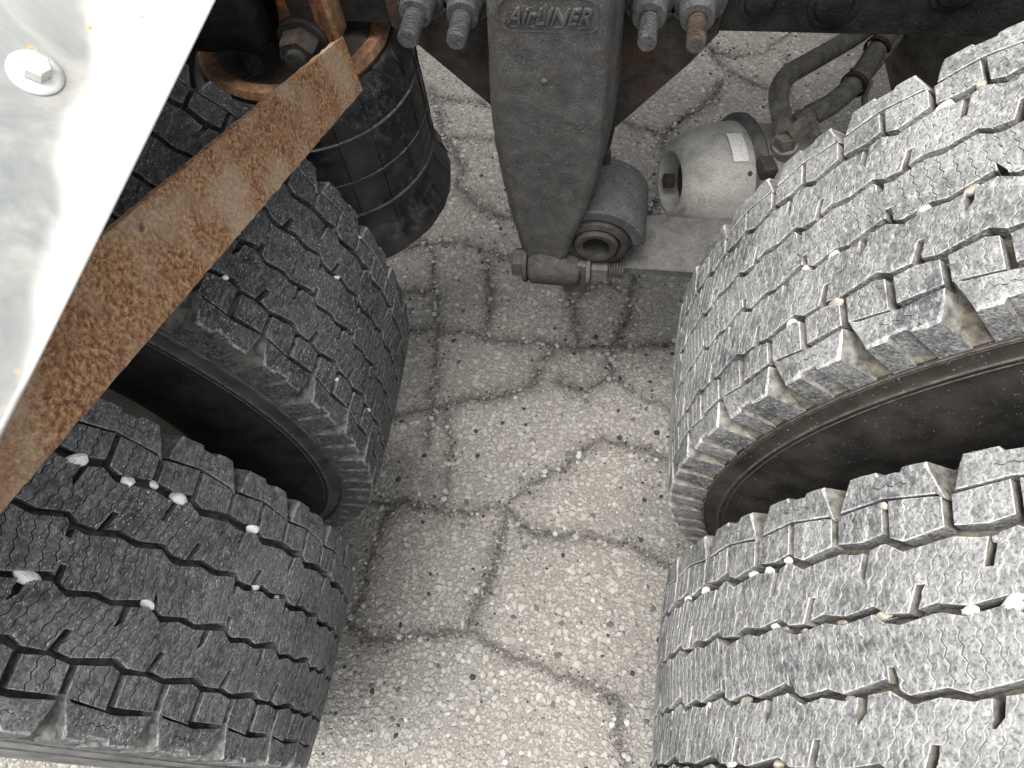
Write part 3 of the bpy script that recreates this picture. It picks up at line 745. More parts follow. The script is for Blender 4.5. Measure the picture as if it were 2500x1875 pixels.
def pebs(xc, pts, label, group):
    for (x, y, px, el, rot, w_) in pts:
        p = cyl_hit(xc, x, y, RT-.004)
        depth = (p-CO).dot(CF); r = px/2*depth/(FPX/1.1302)
        r = max(.0025, min(.011, r)); yo = p.y-(DUAL if p.y > .16 else 0)
        size = 'long' if el > 1.45 else ('large' if r > .0075 else ('middling' if r > .005 else 'small'))
        where = 'inboard lug groove' if yo > .052 else ('inboard centre groove' if yo > 0 else ('outboard centre groove' if yo > -.05 else 'outboard lug groove'))
        pebble(p, r, el, rot, M['white_stone'] if w_ else M['tan_stone'], '%s %s stone in the %s of the %s' % (size, 'white' if w_ else 'tan', where, label), group, xc)
z7 = lambda x, y: ((1550+x/2.141)/1.1302, (1100+y/2.141)/1.1302)
z5 = lambda x, y: ((1900+x/3.687)/1.1302, (350+y/3.687)/1.1302)
pebs(XL, [(165, 993, 42, 1.3, .4, 1), (275, 1042, 36, 1.1, 0, 1), (333, 1048, 27, 1.0, 0, 1), (385, 1077, 42, 1.25, -.1, 1), (545, 1142, 32, 1.4, 0, 1), (552, 1268, 25, 1.1, .3, 1), (597, 1290, 15, 1.2, .3, 0), (58, 1245, 44, 1.6, 0, 1), (318, 1307, 34, 1.4, -.2, 1), (762, 1228, 13, 1, 0, 1)],
     'charcoal outer tyre', 'stones in the charcoal outer tyre')
pebs(XL, [(728, 598, 17, 1.1, 0, 1), (485, 600, 22, 1.2, .5, 1), (728, 820, 16, 1.2, .6, 1), (795, 885, 16, 1.3, .8, 1), (777, 512, 10, 1, 0, 1), (838, 752, 11, 1.1, .6, 1), (686, 600, 9, 1.2, .2, 1)],
     'black inner tyre', 'stones in the black inner tyre')
pebs(XR, [z7(*q[:2])+q[2:] for q in [(1305, 290, 26, 1.1, 0, 0), (805, 575, 23, 1.1, 0, 1), (625, 655, 26, 1.5, -.2, 1), (705, 630, 26, 1.4, -.3, 1), (370, 735, 24, 1.1, .6, 1), (280, 785, 24, 1.1, .6, 1), (1900, 460, 28, 1.0, 0, 1), (735, 915, 26, 1.1, 0, 1), (1300, 865, 34, 1.6, .3, 0), (1760, 835, 34, 1.5, 0, 1), (1975, 800, 60, 1.9, .3, 1), (395, 1335, 22, 1.3, 0, 1), (590, 1315, 30, 1.6, 0, 0), (1130, 1300, 22, 1.4, 0, 0), (890, 945, 18, 1.3, 0, 0), (1085, 903, 20, 1.4, 0, 0), (750, 1640, 26, 1.4, 0, 0), (505, 1640, 28, 1.4, 0, 1), (790, 930, 16, 1.2, 0, 0)]],
     'pale dusty outer tyre', 'stones in the pale outer tyre')
pebs(XR, [z5(*q[:2])+q[2:] for q in [(1740, 430, 32, 1.4, .5, 0), (1330, 590, 30, 1.6, .3, 1), (500, 1008, 22, 1.5, .3, 1), (250, 1140, 26, 1.3, 0, 1), (530, 1450, 38, 1.2, .2, 0), (120, 1625, 28, 1.3, 0, 1)]]+[((1600+540/2.37)/1.1302, (600+550/2.37)/1.1302, 20, 1.4, 1.2, 1), ((1500+1780/2.212)/1.1302, 580/2.212/1.1302, 34, 1.5, .3, 1), ((1500+1980/2.212)/1.1302, 455/2.212/1.1302, 24, 1.1, .3, 0), (1740, 580, 16, 1.2, .6, 1)],
     'grey dusty inner tyre', 'stones in the grey inner tyre')

# ------------------------------------------------------------------ frame rails
YF = 0.66; ZF = 0.743
def rail(y, sgn, label):
    root = empty('frame_rail', (0, y, ZF)); tag(root, label, 'frame rail')
    t, fl_, hh = .008, .085, .27
    sec = [(0, 0), (0, hh), (fl_, hh), (fl_, hh-t), (t, hh-t), (t, t), (fl_, t), (fl_, 0)]
    bm = bmesh.new(); rows = []
    N = 90
    for i in range(N+1):
        x = -2.6+5.0*i/N; rows.append([bm.verts.new((x, sgn*a+0.0012*noise.noise(Vector((x*9, a*20, b*14))), b+0.0012*noise.noise(Vector((x*11, b*9, 4))))) for a, b in sec])
    for A, B in zip(rows, rows[1:]):
        for k in range(8): bm.faces.new([A[k], A[(k+1) % 8], B[(k+1) % 8], B[k]])
    bm.faces.new(rows[0]); bm.faces.new(rows[-1])
    link('channel', finish(bm, 'channel', 40), M['frame'], root)
    return root
rl = rail(YF, 1, 'black grimy truck frame rail above the hanger and hoses')
rail(YF+0.86, -1, 'black far truck frame rail parallel behind the near one')
for (px, py, r) in [(1800, 12, .019), (1642, 5, .016), (1030, 0, .012), (700, 10, .012), (2060, -20, .016)]:
    p = at(px, py, 'Y', YF); q = p-rl.location
    bm = lathe([(0.0, r*1.35), (-.0025, r*1.32), (-.003, r*1.05), (-.002, r), (-.006, r*.85), (-.0075, r*.5), (-.008, 0)], 24, 'Y')
    o = link('rivet_head', finish(bm, 'rivet_head', 40), M['frame'], rl); o.location = q
for x in (0.03,):
    o = link('crossmember', finish(box((0, 0, 0), .12, .69, .2, .012), 'crossmember', 40), M['frame']); o.location = (x, YF+.43, ZF+.135)
    tag(o, 'black crossmember joining the two frame rails', 'crossmember')

cpl = empty('shading_plate', (.10, YF+.43, ZF+.27)); tag(cpl, 'unseen added coupling plate standing on the frame rails', 'shading')  # out-of-view plate and its supports, added to shade the ground under the truck
bm = bmesh.new()
out_ = [(-.46, -.47), (.40, -.47), (.50, -.40), (.50, -.09), (.12, -.03), (.12, .03), (.50, .09), (.50, .40), (.40, .47), (-.46, .47), (-.52, .40), (-.52, -.40)]
a_ = [bm.verts.new((x, y, .24)) for x, y in out_]; b_ = [bm.verts.new((x, y, .205)) for x, y in out_]
bm.faces.new(a_); bm.faces.new(b_[::-1])
for i in range(12): bm.faces.new([a_[i], b_[i], b_[(i+1) % 12], a_[(i+1) % 12]])
link('top_plate', finish(bm, 'top_plate', 30), M['frame'], cpl)
for y_ in (-.40, .40): link('plate_support', finish(box((0, y_, .105), .34, .06, .195, .01), 'plate_support', 30), M['frame'], cpl)
# ------------------------------------------------------------------ suspension hanger
hr = empty('suspension_hanger', (0.01, .60, .42)); tag(hr, 'dark cast suspension hanger with raised lettering bolted to the frame rail', 'hanger')
H0 = hr.location
def kid(name, bm, mat, parent, sm=35):
    o = link(name, finish(bm, name, sm), mat, parent)
    T = parent.matrix_world if False else None
    return o
def shift(bm, v): bm.transform(Matrix.Translation(-Vector(v))); return bm
YH = .545
lev = []   # pixel rows: left silhouette, ridge (front right), right silhouette
for (yl, xl, xr_f, xr_b) in [(-120, 1044, 1318, 1352), (0, 1050, 1316, 1344), (110, 1055, 1310, 1336), (210, 1060, 1305, 1330), (270, 1063, 1300, 1327), (340, 1072, 1294, 1315), (400, 1084, 1284, 1300), (450, 1096, 1268, 1286), (490, 1107, 1250, 1276), (520, 1116, 1234, 1266), (548, 1124, 1224, 1258), (575, 1132, 1216, 1246)]:
    a = at(xl, yl, 'Y', YH+.02); f = at(xr_f, yl, 'Y', YH); b = at(xr_b, yl, 'Y', YH+.035)
    lev.append((f.z, a.x, f.x, b.x))
bm = bmesh.new(); rows = []
for i, (z, xl, xf, xb) in enumerate(lev):
    wd = xf-xl; rc = min(.014, wd*.2); yf = YH+.006*max(0, (0.5-z)/.1); row = []
    dent = .006*max(0, min(1, (.66-z)/.12))         # shallow dished face in the lower half
    pts = [(xl+.004, YF-.002), (xl+.001, YF-.05), (xl, yf+.03), (xl+rc*.25, yf+.012), (xl+rc, yf+.002)]
    for t in (0.12, .25, .5, .75, .88): pts.append((xl+rc+(wd-1.6*rc)*t, yf+dent*math.sin(math.pi*t)**.8))
    pts += [(xf-rc*.5, yf), (xf, yf+.003), (xf+.5*(xb-xf), yf+.016), (xb, yf+.035), (xb+.002, YF-.05), (xb+.002, YF-.002)]
    rows.append([bm.verts.new((x, y, z)) for x, y in pts])
for A, B in zip(rows, rows[1:]):
    for k in range(len(A)-1): bm.faces.new([A[k], A[k+1], B[k+1], B[k]])
bm.faces.new(rows[-1]); bm.faces.new(rows[0])
bmesh.ops.subdivide_edges(bm, edges=bm.edges[:], cuts=2, use_grid_fill=True, smooth=0.6)
jitter(bm, .0012, 60)
kid('hanger_body', shift(bm, H0), M['hanger'], hr, 60)
# bolted flange behind: two triangular wings
zt = ZF+.16
out = [at(905, 95, 'Y', YF-.012), at(1062, 222, 'Y', YF-.012), at(1110, 430, 'Y', YF-.012), at(1290, 430, 'Y', YF-.012), at(1326, 272, 'Y', YF-.012), at(1492, 132, 'Y', YF-.012), at(1552, 72, 'Y', YF-.012)]
pts = [(out[0].x-.03, zt)]+[(q.x, q.z) for q in out]+[(out[-1].x+.01, zt)]
pts.insert(1, (out[0].x-.028, ZF+.004))
bm = bmesh.new(); a = [bm.verts.new((x, YF-.014, z)) for x, z in pts]; b = [bm.verts.new((x, YF-.002, z)) for x, z in pts]
bm.faces.new(a); bm.faces.new(b[::-1])
for i in range(len(a)): bm.faces.new([a[i], a[(i+1) % len(a)], b[(i+1) % len(a)], b[i]])
bmesh.ops.bevel(bm, geom=[e for e in bm.edges if abs(e.verts[0].co.y-(YF-.014)) < 1e-5 and abs(e.verts[1].co.y-(YF-.014)) < 1e-5], offset=.002, segments=1, affect='EDGES')
kid('mounting_flange', shift(bm, H0), M['flange'], hr)
# studs with collar nuts
for (tx, ty, bx, by, m, thick) in [(885, 108, 912, 0, 'stud', 1.15), (988, 112, 1004, 0, 'stud', 1.1), (1395, 118, 1414, 0, 'stud', 1.0), (1500, 122, 1518, 0, 'stud_rust', 1.0)]:
    tip = at(tx, ty, 'Y', .572); x, z = tip.x, tip.z+.012
    b0 = Vector((x, YF-.014, z)); ax = Vector((0, -1, 0))
    root_ = b0-H0
    n = lathe([(0, .026), (-.004, .026), (-.006, .0245), (-.008, .0205), (-.030, .0185), (-.034, .017), (-.0345, .010)], 28, 'Y'); n.transform(Matrix.Translation(root_)); 
    o = kid('collar_nut', n, M[m if m == 'stud' else 'stud'], hr, 40)
    s = threads(root_+ax*.030, root_+ax*.074, .0098*thick, .0046); jitter(s, .0006, 140)
    kid('threaded_stud', s, M[m], o, 30)
    w_ = lathe([(0, .030), (-.003, .030), (-.003, .02)], 28, 'Y'); w_.transform(Matrix.Translation(root_)); kid('washer', w_, M['stud'], o)
# raised lettering in its shallow frame
tc = bpy.data.curves.new('lettering', 'FONT'); tc.body = 'AirLINER'; tc.size = 0.026; tc.shear = 0.45; tc.extrude = 0.0024; tc.bevel_depth = 0.0006; tc.bevel_resolution = 1; tc.space_character = 1.0; tc.offset = 0.0
to = bpy.data.objects.new('tmp_text', tc); col.objects.link(to)
dg = bpy.context.evaluated_depsgraph_get(); tme = bpy.data.meshes.new_from_object(to.evaluated_get(dg)); bpy.data.objects.remove(to)
tl, tr_ = at(1092, 52, 'Y', YH), at(1280, 45, 'Y', YH)
xs = [v.co.x for v in tme.vertices]; k_ = (tr_.x-tl.x)/(max(xs)-min(xs)); x0 = min(xs); ztx = at(1190, 50, 'Y', YH).z
for v in tme.vertices: v.co = Vector((tl.x+(v.co.x-x0)*k_, YH-.0002-v.co.z, ztx+v.co.y*.95))-H0
tme.materials.clear(); lett = link('raised_lettering', tme, M['hanger'], hr)
fr = []
za, zb, xa, xb_ = at(1190, 68, 'Y', YH).z, at(1190, -2, 'Y', YH).z, at(1078, 30, 'Y', YH).x, at(1294, 30, 'Y', YH).x
cn = .012
loop = []
for cx_, cz_, a0 in ((xb_-cn, zb-cn, 0), (xa+cn, zb-cn, 90), (xa+cn, za+cn, 180), (xb_-cn, za+cn, 270)):
    for i in range(6): loop.append(Vector((cx_+cn*math.cos(R_(a0+18*i)), YH+.0005, cz_+cn*math.sin(R_(a0+18*i)))))
fb = bmesh.new(); rin = []
for i, q in enumerate(loop):
    rin.append([fb.verts.new(q+Vector((0, dy, 0))+Vector(((q.x-(xa+xb_)/2)*s_, 0, (q.z-(za+zb)/2)*s_*2))) for s_, dy in ((0, .0), (.012, -.0013), (.024, 0))])
for i in range(len(rin)):
    A, B = rin[i], rin[(i+1) % len(rin)]
    for j in range(2): fb.faces.new([A[j], A[j+1], B[j+1], B[j]])
kid('lettering_border', shift(fb, H0), M['hanger'], lett)
zz = at(1190, 58, 'Y', YH).z
kid('lettering_underline', shift(cyl((at(1100, 60, 'Y', YH).x, YH, zz), (at(1276, 60, 'Y', YH).x, YH, zz), .0014, seg=8), H0), M['hanger'], lett)
p = at(1176, 176, 'Y', YH); pb_ = bmesh.new(); bmesh.ops.create_icosphere(pb_, subdivisions=2, radius=.0035); pb_.transform(Matrix.Scale(.5, 4, (0, 1, 0))); pb_.transform(Matrix.Translation(p-H0))
kid('weld_spatter', pb_, M['leaf'], hr)
# pinch bolt across the foot
pc = at(1190, 572, 'Y', YH+.012); zb_ = pc.z; yb = YH+.012
xl_, xn = at(1118, 566, 'Y', yb).x, at(1262, 586, 'Y', yb).x
kid('foot_boss', shift(join([cyl((xl_+.016, yb+.004, zb_), (xn-.004, yb+.004, zb_-.004), .031, .03, 28, .006), box(((xl_+xn)/2+.004, yb+.045, zb_-.002), xn-xl_-.03, .08, .056, .008)]), H0), M['foot'], hr, 50)
kid('pinch_bolt_head', shift(join([cyl((xl_-.006, yb, zb_+.002), (xl_+.012, yb, zb_+.002), .021, .021, 6, .002), cyl((xl_+.010, yb, zb_+.002), (xl_+.016, yb, zb_+.002), .028, .028, 26, .001)]), H0), M['foot'], hr)
kid('clamp_tab', shift(box((xn-.012, yb+.0, zb_-.012), .034, .03, .066, .004), H0), M['hanger'], hr)
kid('pinch_nut', shift(join([cyl((xn+.004, yb, zb_), (xn+.010, yb, zb_), .026, .026, 24, .001), cyl((xn+.010, yb, zb_), (xn+.034, yb, zb_), .0195, .0195, 6, .002)]), H0), M['hanger'], hr)
kid('pinch_bolt_end', shift(threads((xn+.034, yb, zb_), (xn+.056, yb, zb_), .0135, .0035), H0), M['stud_rust'], hr)

# ------------------------------------------------------------------ leaf spring with its wrapped eye
ec = at(1289, 522, 'Y', .56)
ls = empty('leaf_spring', (ec.x+.25, .60, .36)); tag(ls, 'dusty grey leaf spring whose wrapped eye sits in the hanger', 'leaf spring')
L0 = ls.location; Y0, Y1 = .556, .652
ro, th = .064, .017
# wrapped main leaf: runs in from the right, turns up round the bushing, ends above the leaf
prof = []
for i in range(40):
    x = ec.x+.95-(.95)*i/39; z = ec.z-ro+th/2-.055*((x-ec.x)/.9)**2*1.0+.004*math.sin((x-ec.x)*3)
    prof.append(Vector((x, 0, z)))
for i in range(1, 31):
    a = -90-i*8.9; prof.append(Vector((ec.x+(ro-th/2)*math.cos(R_(a)), 0, ec.z+(ro-th/2)*math.sin(R_(a)))))
def strip(prof, t, y0, y1, bev=.002):
    bm = bmesh.new(); rows = []
    for i, q in enumerate(prof):
        d = (prof[min(i+1, len(prof)-1)]-prof[max(i-1, 0)]).normalized(); n = Vector((-d.z, 0, d.x))
        rows.append([bm.verts.new(Vector((q.x, 0, q.z))+n*a+Vector((0, y, 0))) for a, y in ((t/2, y0+bev), (t/2-bev, y0), (-t/2+bev, y0), (-t/2, y0+bev), (-t/2, y1-bev), (-t/2+bev, y1), (t/2-bev, y1), (t/2, y1-bev))])
    for A, B in zip(rows, rows[1:]):
        for k in range(8): bm.faces.new([A[k], A[(k+1) % 8], B[(k+1) % 8], B[k]])
    bm.faces.new(rows[0]); bm.faces.new(rows[-1])
    return bm
kid('main_leaf', shift(strip(prof[:38], th, Y0, Y1), L0), M['leaf'], ls, 40)
kid('spring_eye', shift(strip(prof[37:], th, Y0, Y1), L0), M['eye'], ls, 40)
pr2 = [Vector((q.x, 0, q.z-.036-.006*(1-min(1, (q.x-ec.x)/.2)))) for q in prof[:34]]
kid('second_leaf', shift(strip(pr2, .018, Y0+.004, Y1-.002), L0), M['leaf'], ls, 40)
kid('rubber_bushing', shift(join([lathe([(Y0+.006, ro-th-.001), (Y0-.002, ro-th-.006), (Y0-.004, .034), (Y0+.004, .030), (Y1-.004, .03), (Y1-.004, ro-th-.001)], 40, 'Y')]), L0-ec+Vector((0, ec.y, 0))), M['dark'], ls, 40)
kid('pivot_sleeve', shift(lathe([(Y0+.02, .016), (Y0-.006, .018), (Y0-.008, .022), (Y0-.008, .027), (Y0-.004, .030), (Y1, .030)], 36, 'Y'), L0-ec+Vector((0, ec.y, 0))), M['dark'], ls, 40)
kid('alignment_pin', shift(cyl((ec.x+.004, .642, ec.z+ro-.004), (ec.x+.004, .642, ec.z+ro+.02), .006, seg=12, bevel=.001), L0), M['dark'], ls)
# right-hand axle seat, U bolts hidden behind the tyre: axle housings
for xa_, lb in ((XR, 'dirty axle housing behind the grey inner tyre'), (XL, 'dirty axle housing behind the black inner tyre')):
    ax_ = empty('axle_housing', (xa_, YF+.43, 0.28)); tag(ax_, lb, 'axle')
    prof_a = [(-1.0, .05), (-.72, .062), (-.70, .085), (-.55, .085), (-.45, .085), (-.33, .10), (-.24, .17), (-.15, .215), (0, .225), (.15, .215), (.24, .17), (.33, .10), (.45, .085), (.70, .085), (.72, .062), (1.0, .05)]
    bm = lathe(prof_a, 40, 'Y'); bm.transform(Matrix.Translation((0, 0, RT-.28-.0))); link('banjo_housing', finish(bm, 'banjo_housing', 50), M['axle'], ax_)
    for s_ in (-1, 1):
        bm = lathe([(0, .10), (0, .205), (.008, .212), (.15, .212), (.155, .222), (.17, .222), (.175, .19), (.175, .10)], 56, 'Y')
        if s_ > 0: bm.transform(Matrix.Scale(-1, 4, (0, 1, 0)))
        bm.transform(Matrix.Translation((0, s_*.70 if s_ < 0 else .70, RT-.28))); link('brake_drum', finish(bm, 'brake_drum', 40), M['axle'], ax_)

# ------------------------------------------------------------------ brake chamber
def depth_pt(x, y, d): return CO+ray(x, y)*d
c0, c1 = depth_pt(1446, 392, 1.13), depth_pt(1640, 372, 1.13)
axv = (CR*.9+CU*.09+CF*.18).normalized()
bc = empty('brake_chamber', (c0.x+.1, c0.y, c0.z-.08)); tag(bc, 'stained aluminium brake chamber lying beside the leaf spring', 'brake chamber')
B0 = bc.location; Rq = Vector((1, 0, 0)).rotation_difference(axv).to_matrix().to_4x4()
def place(bm): bm.transform(Rq); bm.transform(Matrix.Translation(c0-B0)); return bm
RB = .082
sph = kid('spring_housing', place(lathe([(.030, .02), (.030, .036), (.006, .040), (.001, .043), (.001, .049), (.010, .061), (.026, .071), (.045, .0775), (.070, .0812), (.090, RB), (.097, RB)], 56, 'X')), M['chamber'], bc, 45)
kid('housing_opening', place(lathe([(.0285, .0), (.0285, .036)], 32, 'X')), M['dark'], bc)
kid('clamp_band', place(lathe([(.093, RB-.002), (.095, RB+.007), (.100, RB+.0115), (.107, RB+.0115), (.112, RB+.006), (.114, RB-.004)], 56, 'X')), M['leaf'], bc, 45)
kid('service_housing', place(lathe([(.113, RB-.003), (.140, RB-.004), (.175, RB-.008), (.205, RB-.022), (.225, .04), (.228, .0)], 56, 'X')), M['chamber'], bc, 45)
kid('clamp_lug', place(box((.104, -.05, .075), .022, .03, .02, .004)), M['flange'], bc)
kid('cage_bolt', place(cyl((.012, .012, -.012), (.0, .012, -.012), .012, .012, 6, .001)), M['flange'], bc)
# paper label wrapped on the housing, vent hole
lab = bmesh.new(); gl = []
for i in range(9):
    a = R_(84+i*4.0); gl.append([lab.verts.new((x, (RB+.0006)*math.cos(a), (RB+.0006)*math.sin(a))) for x in (.060, .071, .083)])
for A, B in zip(gl, gl[1:]):
    for j in range(2): lab.faces.new([A[j], A[j+1], B[j+1], B[j]])
kid('paper_label', place(lab), M['sticker'], sph)
a = R_(128); kid('vent_hole', place(cyl((.084, (RB-.004)*math.cos(a), (RB-.004)*math.sin(a)), (.084, (RB+.0006)*math.cos(a), (RB+.0004)*math.sin(a)), .0036, seg=14)), M['dark'], bc)
# inlet boss and elbow fittings
fp = depth_pt(1692, 322, 1.075)
kid('inlet_boss', shift(cyl(fp+Vector((.002, .012, -.03)), fp+Vector((0, 0, .012)), .021, .018, 20, .002), B0), M['chamber'], bc)
kid('elbow_fitting', shift(join([cyl(fp+Vector((0, 0, .010)), fp+Vector((-.002, 0, .028)), .017, .016, 6, .001), cyl(fp+Vector((.004, 0, .026)), fp+Vector((.03, .012, .048)), .013, .013, 6, .001)]), B0), M['hose'], bc)
# ------------------------------------------------------------------ hoses
def hose(px, r, label, ext):
    P_ = [depth_pt(x, y, d) for x, y, d in px]
    root = empty('air_hose', P_[0]); tag(root, label, 'hose', 'air hoses of the brake chamber')
    bm = tube(P_, r, 14); kid('hose_line', shift(bm, P_[0]), M['hose'], root, 60)
    for i0, i1, k in ext:
        kid('crimp_sleeve', shift(cyl(P_[i0], P_[i0].lerp(P_[i1], .55), r*k, r*k*.95, 18, .002), P_[0]), M['hose'], root)
    return root, P_
_, hp1 = hose([(1696, 285, 1.06), (1688, 250, 1.055), (1682, 205, 1.05), (1700, 165, 1.05), (1760, 128, 1.07), (1840, 82, 1.11), (1900, 40, 1.15)], .0135, 'thick dusty air hose bending upward from the brake chamber', [(0, 1, 1.18)])
_, hp2 = hose([(1722, 272, 1.06), (1748, 252, 1.055), (1800, 222, 1.06), (1850, 175, 1.08), (1900, 100, 1.11), (1950, 30, 1.15)], .0145, 'dusty air hose with crimped end running straight to the frame', [(0, 1, 1.2), (1, 2, 1.08)])
hose([(1840, 205, 1.09), (1880, 160, 1.09), (1925, 105, 1.11), (1960, 60, 1.14)], .0055, 'thin black air line strapped beside the thick hoses', [])
hose([(1868, 235, 1.09), (1868, 205, 1.085), (1880, 175, 1.085)], .0045, 'short thin line hanging below the thick hoses', [])
for (x, y, d, P_) in ((1845, 182, 1.078, 0), (1895, 105, 1.108, 1)):
    c = depth_pt(x, y, d); dv = (depth_pt(x+40, y-52, d+.02)-c).normalized()
    bm = lathe([(-.004, .0162), (-.004, .0185), (.004, .0185), (.004, .0162), (-.004, .0162)], 20, 'Z')
    bm.transform(Vector((0, 0, 1)).rotation_difference(dv).to_matrix().to_4x4()); bm = join([bm, box((.0, .022, 0), .008, .014, .008, .001)])
    o = link('hose_clamp', finish(bm, 'hose_clamp', 40), M['flange']); o.location = c
    tag(o, ('dark strap clamp round the straight hose, nearer the brake chamber', 'dark strap clamp round the straight hose, close under the frame rail')[P_], 'clamp', 'clamps on the air hose')
# ------------------------------------------------------------------ air spring
BF = 1.07; bx_, by_ = CO.x+(-.297-CO.x)*BF, CO.y+(.632-CO.y)*BF
ar = empty('air_spring', (bx_, by_, CO.z+(.33-CO.z)*BF)); ar.scale = (BF, BF, BF); tag(ar, 'black rubber air spring bellows under a rusty top plate', 'air spring')
z0 = -.33
pr = [(.735, .098), (.741, .108), (.742, .118), (.736, .127), (.724, .1335), (.708, .1365), (.696, .137), (.675, .1375), (.651, .138), (.62, .1382), (.59, .138), (.573, .1365), (.571, .1378), (.562, .1355), (.552, .1335), (.543, .1345), (.533, .1405), (.519, .1485), (.503, .152), (.488, .1495), (.476, .140), (.469, .122), (.48, .09)]
bm = lathe([(z+z0, r if r < .12 else r*.962) for z, r in pr], 96, 'Z')
for v in bm.verts:
    z = v.co.z-z0; a = math.atan2(v.co.y, v.co.x); rr_ = math.hypot(v.co.x, v.co.y)
    if z < .55:       # pleats in the rolled lower lobe
        k_ = 1+.0045*math.sin(a*17+3*math.sin(a*3))*min(1, (.55-z)/.03); v.co.x *= k_; v.co.y *= k_
    k_ = 1+.0015*noise.noise(Vector((v.co.x*14, v.co.y*14, z*10))); v.co.x *= k_; v.co.y *= k_
bel = kid('rubber_bellows', bm, M['bag'], ar, 60)
# moulded vertical seams
for i in range(22):
    a = 2*math.pi*i/22+.12+.03*math.sin(i*5.1); sw = .10*math.sin(i*2.3)*.4
    pts = []
    for (z, r) in [(.738, .1235), (.724, .1338), (.708, .1368), (.68, .1378), (.64, .1383), (.59, .1382), (.553, .1338), (.54, .1365), (.526, .1455), (.508, .152)]:
        t = (.738-z)/.23; aa = a+sw*t; rs_ = (r if r < .12 else r*.962)+.0003; pts.append((math.cos(aa)*rs_, math.sin(aa)*rs_, z+z0))
    kid('moulded_seam', tube(pts, .0011, 5, False), M['bag'], bel, 60)
kid('top_plate', lathe([(.742+z0, .0), (.742+z0, .085), (.738+z0, .098), (.740+z0, .110), (.748+z0, .1135), (.756+z0, .110), (.757+z0, .100), (.752+z0, .09), (.752+z0, .0)], 64, 'Z'), M['rust_ring'], ar, 40)
kid('piston', lathe([(.49+z0, .075), (.47+z0, .072), (.44+z0, .066), (.41+z0, .066), (.405+z0, .06), (.405+z0, 0)], 56, 'Z'), M['dark'], ar, 40)
for zr in (.69, .628, .5705): kid('moulded_ring', lathe([(zr+.0016+z0, .1318), (zr+.0008+z0, .1345), (zr-.0008+z0, .1345), (zr-.0016+z0, .1318)], 96, 'Z'), M['stud'], bel, 60)
kid('plate_crust', (lambda b: (jitter(b, .006, 30), b)[1])(lathe([(.750+z0, 0), (.756+z0, .05), (.757+z0, .086), (.752+z0, .096), (.742+z0, .098)], 48, 'Z')), M['dark'], ar, 60)
p = Vector((-.02, -.075, .775+z0))
kid('plate_stud', threads(p+Vector((0, 0, -.02)), p+Vector((0, .0, .025)), .009, .003), M['stud'], ar, 30)
# bracket carrying the air spring from the frame
br = empty('air_spring_bracket', (bx_-.03, YF-.03, .76)); tag(br, 'black cast bracket on the frame above the air spring plate, with an added dark plate', 'bracket')
bm = join([box((-.02, -.03, .05), .13, .05, .10, .012), box((.0, -.01, .09), .22, .07, .03, .008), cyl((-.06, -.055, .02), (-.06, -.055, .13), .02, .024, 20, .003), box((-.11, .035, -.07), .26, .02, .2, .006)])  # last box is an added dark plate hiding bright ground behind the bellows
bmesh.ops.subdivide_edges(bm, edges=[e for e in bm.edges if e.calc_length() > .02], cuts=3, use_grid_fill=True); jitter(bm, .003, 40)
kid('bracket_and_dark_plate', bm, M['frame'], br, 50)

# ------------------------------------------------------------------ rusty fender arm
A = at(735, 80, 'Y', .60); B = at(240, 490, 'Y', .188); axb = (B-A).normalized()
wv = Vector((.0154, -.0269, -.056)); wv = (wv-axb*wv.dot(axb)).normalized()
W0, W1 = .0597, .0712; LAB = (B-A).length
nb = axb.cross(wv).normalized()
if nb.dot(CO-B) < 0: nb = -nb
ab = empty('rusty_support', A); tag(ab, 'rusty flat steel bar crossing above the left tyres under the fender', 'steel bar')
LB = 0.69; tb = .007
bm = bmesh.new(); rows = []
NB = 150
for i in range(NB+1):
    s_ = LB*i/NB
    q = axb*s_
    e0 = .0010*noise.noise(Vector((s_*60, 0, 0)))+.0010*noise.noise(Vector((s_*230, 3, 0))); e1 = .0010*noise.noise(Vector((s_*70, 5, 0)))+.0008*noise.noise(Vector((s_*240, 9, 0)))
    cut = max(0, .02-s_)*0
    row = []
    for j in range(7):
        t = j/6; off = wv*(t*(W0+(W1-W0)*s_/LAB)+e0*(1-t)-e1*t)
        # slanted end cut so that the end stands upright
        sh_ = Vector()
        row.append(q+off+sh_)
    rows.append(row)
fr_ = [[bm.verts.new(p+nb*(tb/2+.0004*noise.noise((p+A)*70))) for p in r] for r in rows]
bk_ = [[bm.verts.new(p-nb*tb/2) for p in r] for r in rows]
for L_, fl_ in ((fr_, 0), (bk_, 1)):
    for a_, b_ in zip(L_, L_[1:]):
        for j in range(6): bm.faces.new([a_[j], a_[j+1], b_[j+1], b_[j]])
for j in (0, 6):
    for i in range(NB): bm.faces.new([fr_[i][j], fr_[i+1][j], bk_[i+1][j], bk_[i][j]])
for i in (0, NB):
    for j in range(6): bm.faces.new([fr_[i][j], fr_[i][j+1], bk_[i][j+1], bk_[i][j]])
kid('flat_bar', bm, M['rust'], ab, 35)
# upright mounting plate with hole and big hex bolt
px_ = [at(590, -60, 'Y', .612), at(612, 60, 'Y', .612), at(628, 165, 'Y', .612), at(700, 175, 'Y', .612), at(722, 84, 'Y', .612), at(700, -60, 'Y', .612)]
bm = bmesh.new(); a = [bm.verts.new(Vector((q.x, .606, q.z))-A) for q in px_]; b = [bm.verts.new(Vector((q.x, .616, q.z))-A) for q in px_]
bm.faces.new(a); bm.faces.new(b[::-1])
for i in range(len(a)): bm.faces.new([a[i], a[(i+1) % 6], b[(i+1) % 6], b[i]])
bmesh.ops.triangulate(bm, faces=bm.faces[:]); bmesh.ops.subdivide_edges(bm, edges=bm.edges[:], cuts=3, use_grid_fill=True); jitter(bm, .0012, 90)
kid('mounting_plate', bm, M['rust_dark'], ab, 40)
